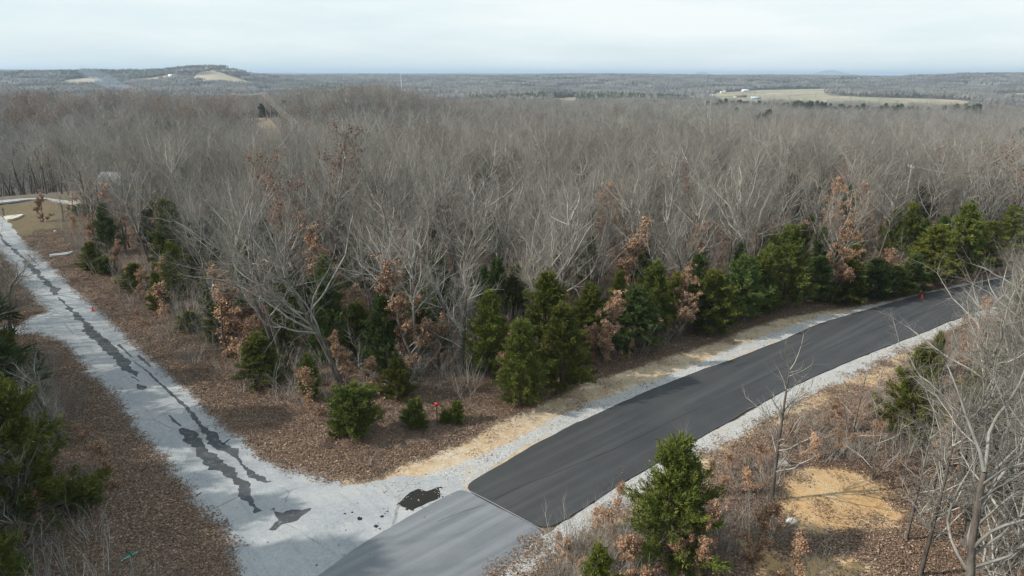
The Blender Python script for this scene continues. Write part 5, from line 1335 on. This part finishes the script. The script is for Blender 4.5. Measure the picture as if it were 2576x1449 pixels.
def pickup(X, Y, rz, label):
    t = thing('pickup_truck', label, 'pickup truck', (X, Y, .28), rz)
    prof = [(-2.6, .45), (-2.6, 1.02), (-.55, 1.05), (-.45, 1.62), (.75, 1.62), (1.35, 1.08), (2.5, .98), (2.62, .75), (2.6, .45)]
    P = np.array(prof); n = len(P); gg = Geo(); w = .92
    V = np.concatenate([np.column_stack([P[:, 0], np.full(n, s_ * w), P[:, 1]]) for s_ in (-1, 1)]); up = P[:, 1] > 1.3
    V[:n][up, 1] *= .82; V[n:][up, 1] *= .82
    from mathutils.geometry import tessellate_polygon
    tr = tessellate_polygon([[Vector((a, b, 0)) for a, b in prof]]); T = [tuple(x) for x in tr] + [tuple(i + n for i in x[::-1]) for x in tr]
    T += sum([[(i, (i + 1) % n, n + (i + 1) % n), (i, n + (i + 1) % n, n + i)] for i in range(n)], []); gg.add(V, T); obj('body', gg.mesh('body', (M_BLUE,)), t)
    gg = Geo(); gg.box((-1.6, 0, 1.045), (1.7, 1.45, .03)); obj('load_bed', gg.mesh('load_bed', (M_BLACK,)), t)
    gg = Geo(); gg.box((.15, -.80, 1.33), (.95, .06, .36)); gg.box((.15, .80, 1.33), (.95, .06, .36)); obj('side_window', gg.mesh('side_window', (M_GLASS,)), t)
    gg = Geo(); gg.add([(.80, -.68, 1.60), (.80, .68, 1.60), (1.34, .76, 1.12), (1.34, -.76, 1.12)], [(0, 2, 1), (0, 3, 2)]); obj('windscreen', gg.mesh('windscreen', (M_GLASS,)), t, True, (.02, 0, .02))
    for x_ in (-1.65, 1.65):
        for y_ in (-.86, .86):
            gg = Geo(); gg.lathe([(.38, -.11), (.40, 0), (.38, .11)], 14); w_ = obj('wheel', gg.mesh('wheel', (M_TYRE,)), t, True, (x_, y_, .38)); w_.rotation_euler = (math.pi / 2, 0, 0)
            gg = Geo(); gg.lathe([(.20, -.125), (.20, .125)], 10); obj('rim', gg.mesh('rim', (M_GALV,)), w_)
    for y_ in (-.7, .7): gg = Geo(); gg.box((2.6, y_, .8), (.06, .28, .16)); obj('headlight', gg.mesh('headlight', (M_WHITE,)), t)
tx, ty = at(243, 527); pickup(tx, ty, .35, 'blue pickup truck parked in front of the house behind bare branches')

# logs and sticks
def log(name, p0, p1, r, label, m, bend=.15, branches=()):
    a, b = np.array([*at(*p0), gz(*at(*p0)) + r * .8]), np.array([*at(*p1), gz(*at(*p1)) + r * .8 + .04]); n = 8; S = []; d = b - a; s_ = np.array([-d[1], d[0], 0]) / np.linalg.norm(d)
    pts = [a + d * k / n + s_ * bend * math.sin(k * 1.3) for k in range(n + 1)]; t = thing(name, label, 'fallen log', tuple(a))
    for k in range(n): S.append((*(pts[k] - a), *(pts[k + 1] - a), r * (1 - .6 * k / n), r * (1 - .6 * (k + 1) / n)))
    V, T = tubes(S, 8); obj('log', new_mesh('log', V, T, (m,), None, True), t)
    for f, vx, vy, vz in branches:
        c = a + d * f - a; S = [(*c, *(c + np.array([vx, vy, vz]) * .6), r * .35, r * .2), (*(c + np.array([vx, vy, vz]) * .6), *(c + np.array([vx * 1.3, vy * .8, vz * 1.3])), r * .2, .01)]
        V, T = tubes(S, 5); obj('branch', new_mesh('branch', V, T, (m,)), t)
log('fallen_log', (100, 1312), (216, 1236), .19, 'thick grey fallen log with a broken end beside the shaded cedar', M_DARKW, .12, [(.45, -.2, .9, .8), (.7, .8, -.2, .3), (.3, .9, .3, .2)])
log('fallen_branch', (1158, 1003), (1188, 957), .07, 'grey fallen branch lying behind the red marker post', M_DEADW, .08, [(.3, .4, .3, .3)])
log('fallen_branch', (1175, 962), (1215, 968), .05, 'short pale stick near the foot of the low-forked oak', M_DEADW, .05)
log('fallen_branch', (1200, 860), (1260, 825), .10, 'dark fallen trunk in the gap behind the low-forked oak', M_DARKW, .1)
log('fallen_branch', (494, 1247), (508, 1240), .03, 'little dark stick lying on the old road', M_DARKW, .03)
log('fallen_branch', (411, 840), (428, 849), .05, 'pale stick in the litter beside the old road', M_DEADW, .04)
def rock(px, py, s, label, cat='rock', m=None, z=.05):
    rng = np.random.default_rng(int(px)); X, Y = at(px, py); z = gz(X, Y); import bmesh
    bm = bmesh.new(); bmesh.ops.create_icosphere(bm, subdivisions=2, radius=s)
    for v in bm.verts: v.co = Vector((v.co.x * 1.25, v.co.y, v.co.z * .7)) * (1 + .22 * math.sin(v.co.x * 9 / s * .3 + px) * math.cos(v.co.y * 7 / s * .3 + v.co.z))
    me = bpy.data.meshes.new('rock'); bm.to_mesh(me); bm.free(); me.materials.append(m or M_STONE)
    tag(obj('rock', me, None, True, (X, Y, z + s * .3)), label, cat, 'pale rocks on the ground')
rock(139, 583, .22, 'bright white rock on the brown verge below the house', z=.15)
rock(973, 1003, .17, 'whitish stone under the low loose cedar'); rock(980, 997, .11, 'smaller whitish stone touching the one under the loose cedar')
rock(1970, 1168, .28, 'pale rock at the upper corner of the sandy clearing'); rock(1990, 1322, .24, 'pale rock at the lower left of the sandy clearing'); rock(448, 1328, .06, 'tiny white pebble on the litter beside the old road')
rock(8, 1040, .30, 'tan rock under white branches at the left photo edge'); rock(1700, 872, .10, 'small white stone on the far sandy shoulder')
X, Y = at(646, 984); t = thing('metal_can', 'small red can lying in the leaf litter below the mid-green cedar', 'can', (X, Y, .14), .6); 
gg = Geo(); gg.lathe([(.11, -.15), (.12, -.14), (.12, .14), (.11, .15)], 14); o = obj('can_body', gg.mesh('can_body', (M_REDP,), True), t); o.rotation_euler = (0, math.pi / 2, 0)
gg = Geo(); gg.lathe([(.10, .151), (.10, .165), (.03, .17)], 14); o = obj('can_lid', gg.mesh('can_lid', (M_BLACK,)), t); o.rotation_euler = (0, math.pi / 2, 0)

# power line along the cleared strip
def upole(X, Y, H, rz, label, z=None):
    z = gz(X, Y) if z is None else z; t = thing('utility_pole', label, 'utility pole', (X, Y, z), rz, 'poles of the power line')
    gg = Geo(); gg.lathe([(.17, -.5), (.12, H)], 8); obj('pole', gg.mesh('pole', (M_POLE,), True), t)
    gg = Geo(); gg.box((0, .12, H - .5), (2.6, .12, .14)); obj('crossarm', gg.mesh('crossarm', (M_POLE,)), t)
    for q in (-1.2, 0, 1.2): gg = Geo(); gg.lathe([(.05, H - .43), (.08, H - .3), (.05, H - .2)], 6, 0, (q, .12, 0)); obj('insulator', gg.mesh('insulator', (M_WHITE,)), t)
    return Vector((X, Y, z + H - .2))
PB = [(560, 455), (641, 392), (701, 300), (734, 262), (768, 225), (820, 185)]
PP = [bearing(*p) for p in PB]; tops = []
labs = ['utility pole hidden at the top of the left ridge', 'pale utility pole on top of the cleared strip', 'utility pole half way down the cleared strip', 'utility pole low on the cleared strip', 'utility pole where the cleared strip meets the grey wood', 'utility pole hidden in the grey wood']
for i, p in enumerate(PP):
    q = PP[min(i + 1, len(PP) - 1)]; b_ = PP[max(i - 1, 0)]; ang = math.atan2(q[1] - b_[1], q[0] - b_[0]) + math.pi / 2
    tops.append((upole(p[0] + 3 * math.cos(ang), p[1] + 3 * math.sin(ang), 14.5, ang, labs[i]), ang))
def wires(name, tops, offs, label, r=.035, sag=1.0):
    for k, off in enumerate(offs):
        S = []
        for (a, aa), (b, ba) in zip(tops[:-1], tops[1:]):
            a_ = a + Vector((math.cos(aa), math.sin(aa), 0)) * off; b_ = b + Vector((math.cos(ba), math.sin(ba), 0)) * off; pr = a_
            for j in range(1, 9):
                f = j / 8; q = a_.lerp(b_, f); q.z -= sag * 4 * f * (1 - f); S.append((*pr, *q, r, r)); pr = q
        V, T = tubes(S, 4); tag(obj(name, new_mesh(name, V, T, (M_WIRE,))), label[k], 'power line', 'wires of the power line')
wires('power_wire', tops, (-1.2, 0, 1.2), ['left wire of the line over the cleared strip', 'middle wire of the line over the cleared strip', 'right wire of the line over the cleared strip'])
e0, e1 = at(2395, 600), at(2720, 640)
tp = [(upole(e0[0], e0[1] + 14, 9.5, 1.4, 'utility pole hidden among the crowns above the road bend', 0), 1.4), (upole(e1[0], e1[1] + 10, 9.5, 1.4, 'utility pole beyond the right edge above the road bend', 0), 1.4)]
wires('power_wire', tp, (-.9, .9), ['near thin wire above the far bend of the new road', 'far thin wire above the far bend of the new road'], .02, .8)

# communication tower
X, Y = bearing(1006, 1500); zt = gz(X, Y); Ht = 24 - zt - .5; t = thing('radio_tower', 'thin pale radio tower with a round platform on the far wooded ridge', 'radio tower', (X, Y, zt))
S = []; w = 1.1
for k in range(4):
    a = k * math.pi / 2 + .4; b = a + math.pi / 2
    S.append((w * math.cos(a), w * math.sin(a), -2, .7 * math.cos(a), .7 * math.sin(a), Ht - 3, .16, .12))
    for j in range(16):
        z0, z1 = Ht * j / 16 - 1, Ht * (j + 1) / 16 - 3; f0, f1 = 1.1 - .4 * j / 16, 1.1 - .4 * (j + 1) / 16
        S.append((f0 * math.cos(a), f0 * math.sin(a), z0, f1 * math.cos(b), f1 * math.sin(b), z1, .09, .09))
V, T = tubes(S, 4); obj('lattice_mast', new_mesh('lattice_mast', V, T, (M_METROOF,)), t)
gg = Geo(); gg.lathe([(.8, Ht - 7), (2.6, Ht - 5.2), (2.6, Ht - 4.6), (.8, Ht - 4.4)], 14); obj('platform', gg.mesh('platform', (M_METROOF,)), t)
gg = Geo(); gg.lathe([(.15, Ht - 4.4), (.12, Ht + 1.0)], 6); gg.lathe([(.5, Ht + .8), (.6, Ht + 1.3), (.4, Ht + 1.7)], 8); obj('antenna', gg.mesh('antenna', (M_METROOF,)), t)

# far farm buildings
for nm, px, r, w, d, h, rh, wl, rf, rz, lb, ct, op in [
    ('barn', 1877, 2100, 19, 12, 3.5, 3.5, M_METROOF, M_METROOF, .2, 'white open-sided barn at the top of the pasture', 'barn', True),
    ('shed', 1904, 1560, 22, 11, 3.2, 2.5, M_GALV, M_BLUEROOF, .15, 'long shed with a pale blue roof at the near side of the pasture', 'shed', False),
    ('house', 1868, 1650, 22, 10, 3.0, 3.0, M_BROWNW, M_BROWNW, -.1, 'long brown farmhouse left of the blue-roofed shed', 'house', False),
    ('trailer', 1853, 1640, 6, 3, 2.2, .6, M_WHITE, M_METROOF, .3, 'small white trailer at the left end of the brown farmhouse', 'trailer', False),
    ('house', 1818, 1900, 8, 6, 5, 1.5, M_CREAM, M_CREAM, 0, 'left one of two small cream buildings by the dark evergreens', 'building', False),
    ('house', 1825, 1910, 7, 6, 6, 1.5, M_CREAM, M_METROOF, 0, 'right taller one of two small cream buildings by the dark evergreens', 'building', False),
    ('trailer', 1776, 1700, 6, 3, 2.3, .6, M_WHITE, M_METROOF, .1, 'white trailer at the left tip of the pasture', 'trailer', False),
    ('trailer', 1787, 1730, 6, 3, 2.3, .6, M_WHITE, M_METROOF, -.2, 'middle white trailer near the left tip of the pasture', 'trailer', False),
    ('trailer', 1800, 1740, 10, 3, 2.3, .6, M_METROOF, M_METROOF, .05, 'longer white trailer near the left tip of the pasture', 'trailer', False),
    ('house', 1472, 1560, 13, 10, 5, 4, M_WHITE, M_METROOF, .5, 'bright white house alone in the far central valley', 'house', False),
    ('barn', 430, 2400, 22, 10, 4, 3, M_WHITE, M_METROOF, .1, 'long white barn on the far left hillside', 'barn', False),
    ('barn', 443, 2470, 14, 9, 4, 3, M_WHITE, M_METROOF, -.2, 'smaller white barn above the long one on the far left hillside', 'barn', False),
    ('house', 225, 2440, 9, 8, 4, 3, M_WHITE, M_METROOF, .1, 'small white house on the leftmost hill field', 'house', False),
    ('house', 517, 2500, 8, 7, 4, 3, M_WHITE, M_METROOF, .1, 'small white house at the top of the bald hill field', 'house', False),
    ('barn', 742, 2230, 26, 12, 4.5, 4, M_REDROOF, M_METROOF, .1, 'red barn with a pale roof right of the bald hill', 'barn', False)]:
    X, Y = bearing(px, r); gable(nm, X, Y, w, d, h, rh, wl, rf, rz, lb, ct, op, over=.5)

# thin smoke
def smoke(px, r, zc, size, dens, col, label):
    X, Y = bearing(px, r); import bmesh
    bm = bmesh.new(); bmesh.ops.create_icosphere(bm, subdivisions=3, radius=1.0); rr = random.Random(int(px))
    for v in bm.verts: v.co *= 1 + .12 * math.sin(v.co.x * 5 + px) * math.cos(v.co.z * 4)
    me = bpy.data.meshes.new('smoke'); bm.to_mesh(me); bm.free()
    m = bpy.data.materials.new('smoke'); m.use_nodes = True; nt = m.node_tree; nt.nodes.clear(); o_ = nt.nodes.new('ShaderNodeOutputMaterial'); v_ = nt.nodes.new('ShaderNodeVolumePrincipled')
    v_.inputs['Color'].default_value = (*col, 1); v_.inputs['Density'].default_value = dens; nt.links.new(v_.outputs[0], o_.inputs['Volume']); me.materials.append(m)
    o = obj('smoke', me, None, True, (X, Y, zc)); o.scale = size; o.rotation_euler = (0, .5, 0); tag(o, label, None, None, 'stuff')
smoke(265, 1750, 2, (70, 40, 13), .0045, (.65, .8, 1.0), 'thin blue smoke drifting over the far left woods')

# air
hz = Geo(); hz.box((0, 14000, -35), (60000, 56000, 0), 0) if False else None
gg = Geo(); gg.box((0, 12000, 0.0), (64000, 52000, 2.0), 0)
me = gg.mesh('haze', ()); V = np.array([v.co[:] for v in me.vertices]); V[:, 2] = np.where(V[:, 2] < 0, -60.0, 84.0); me.vertices.foreach_set('co', V.astype(np.float32).ravel()); me.update()
hm = bpy.data.materials.new('haze'); hm.use_nodes = True; hn = hm.node_tree; hn.nodes.clear()
ho = hn.nodes.new('ShaderNodeOutputMaterial'); hv = hn.nodes.new('ShaderNodeVolumePrincipled')
hv.inputs['Color'].default_value = (0.62, 0.80, 1.0, 1); hv.inputs['Density'].default_value = 0.00012; hv.inputs['Anisotropy'].default_value = 0.1
hn.links.new(hv.outputs[0], ho.inputs['Volume']); me.materials.append(hm)
tag(obj('haze', me), kind='stuff')
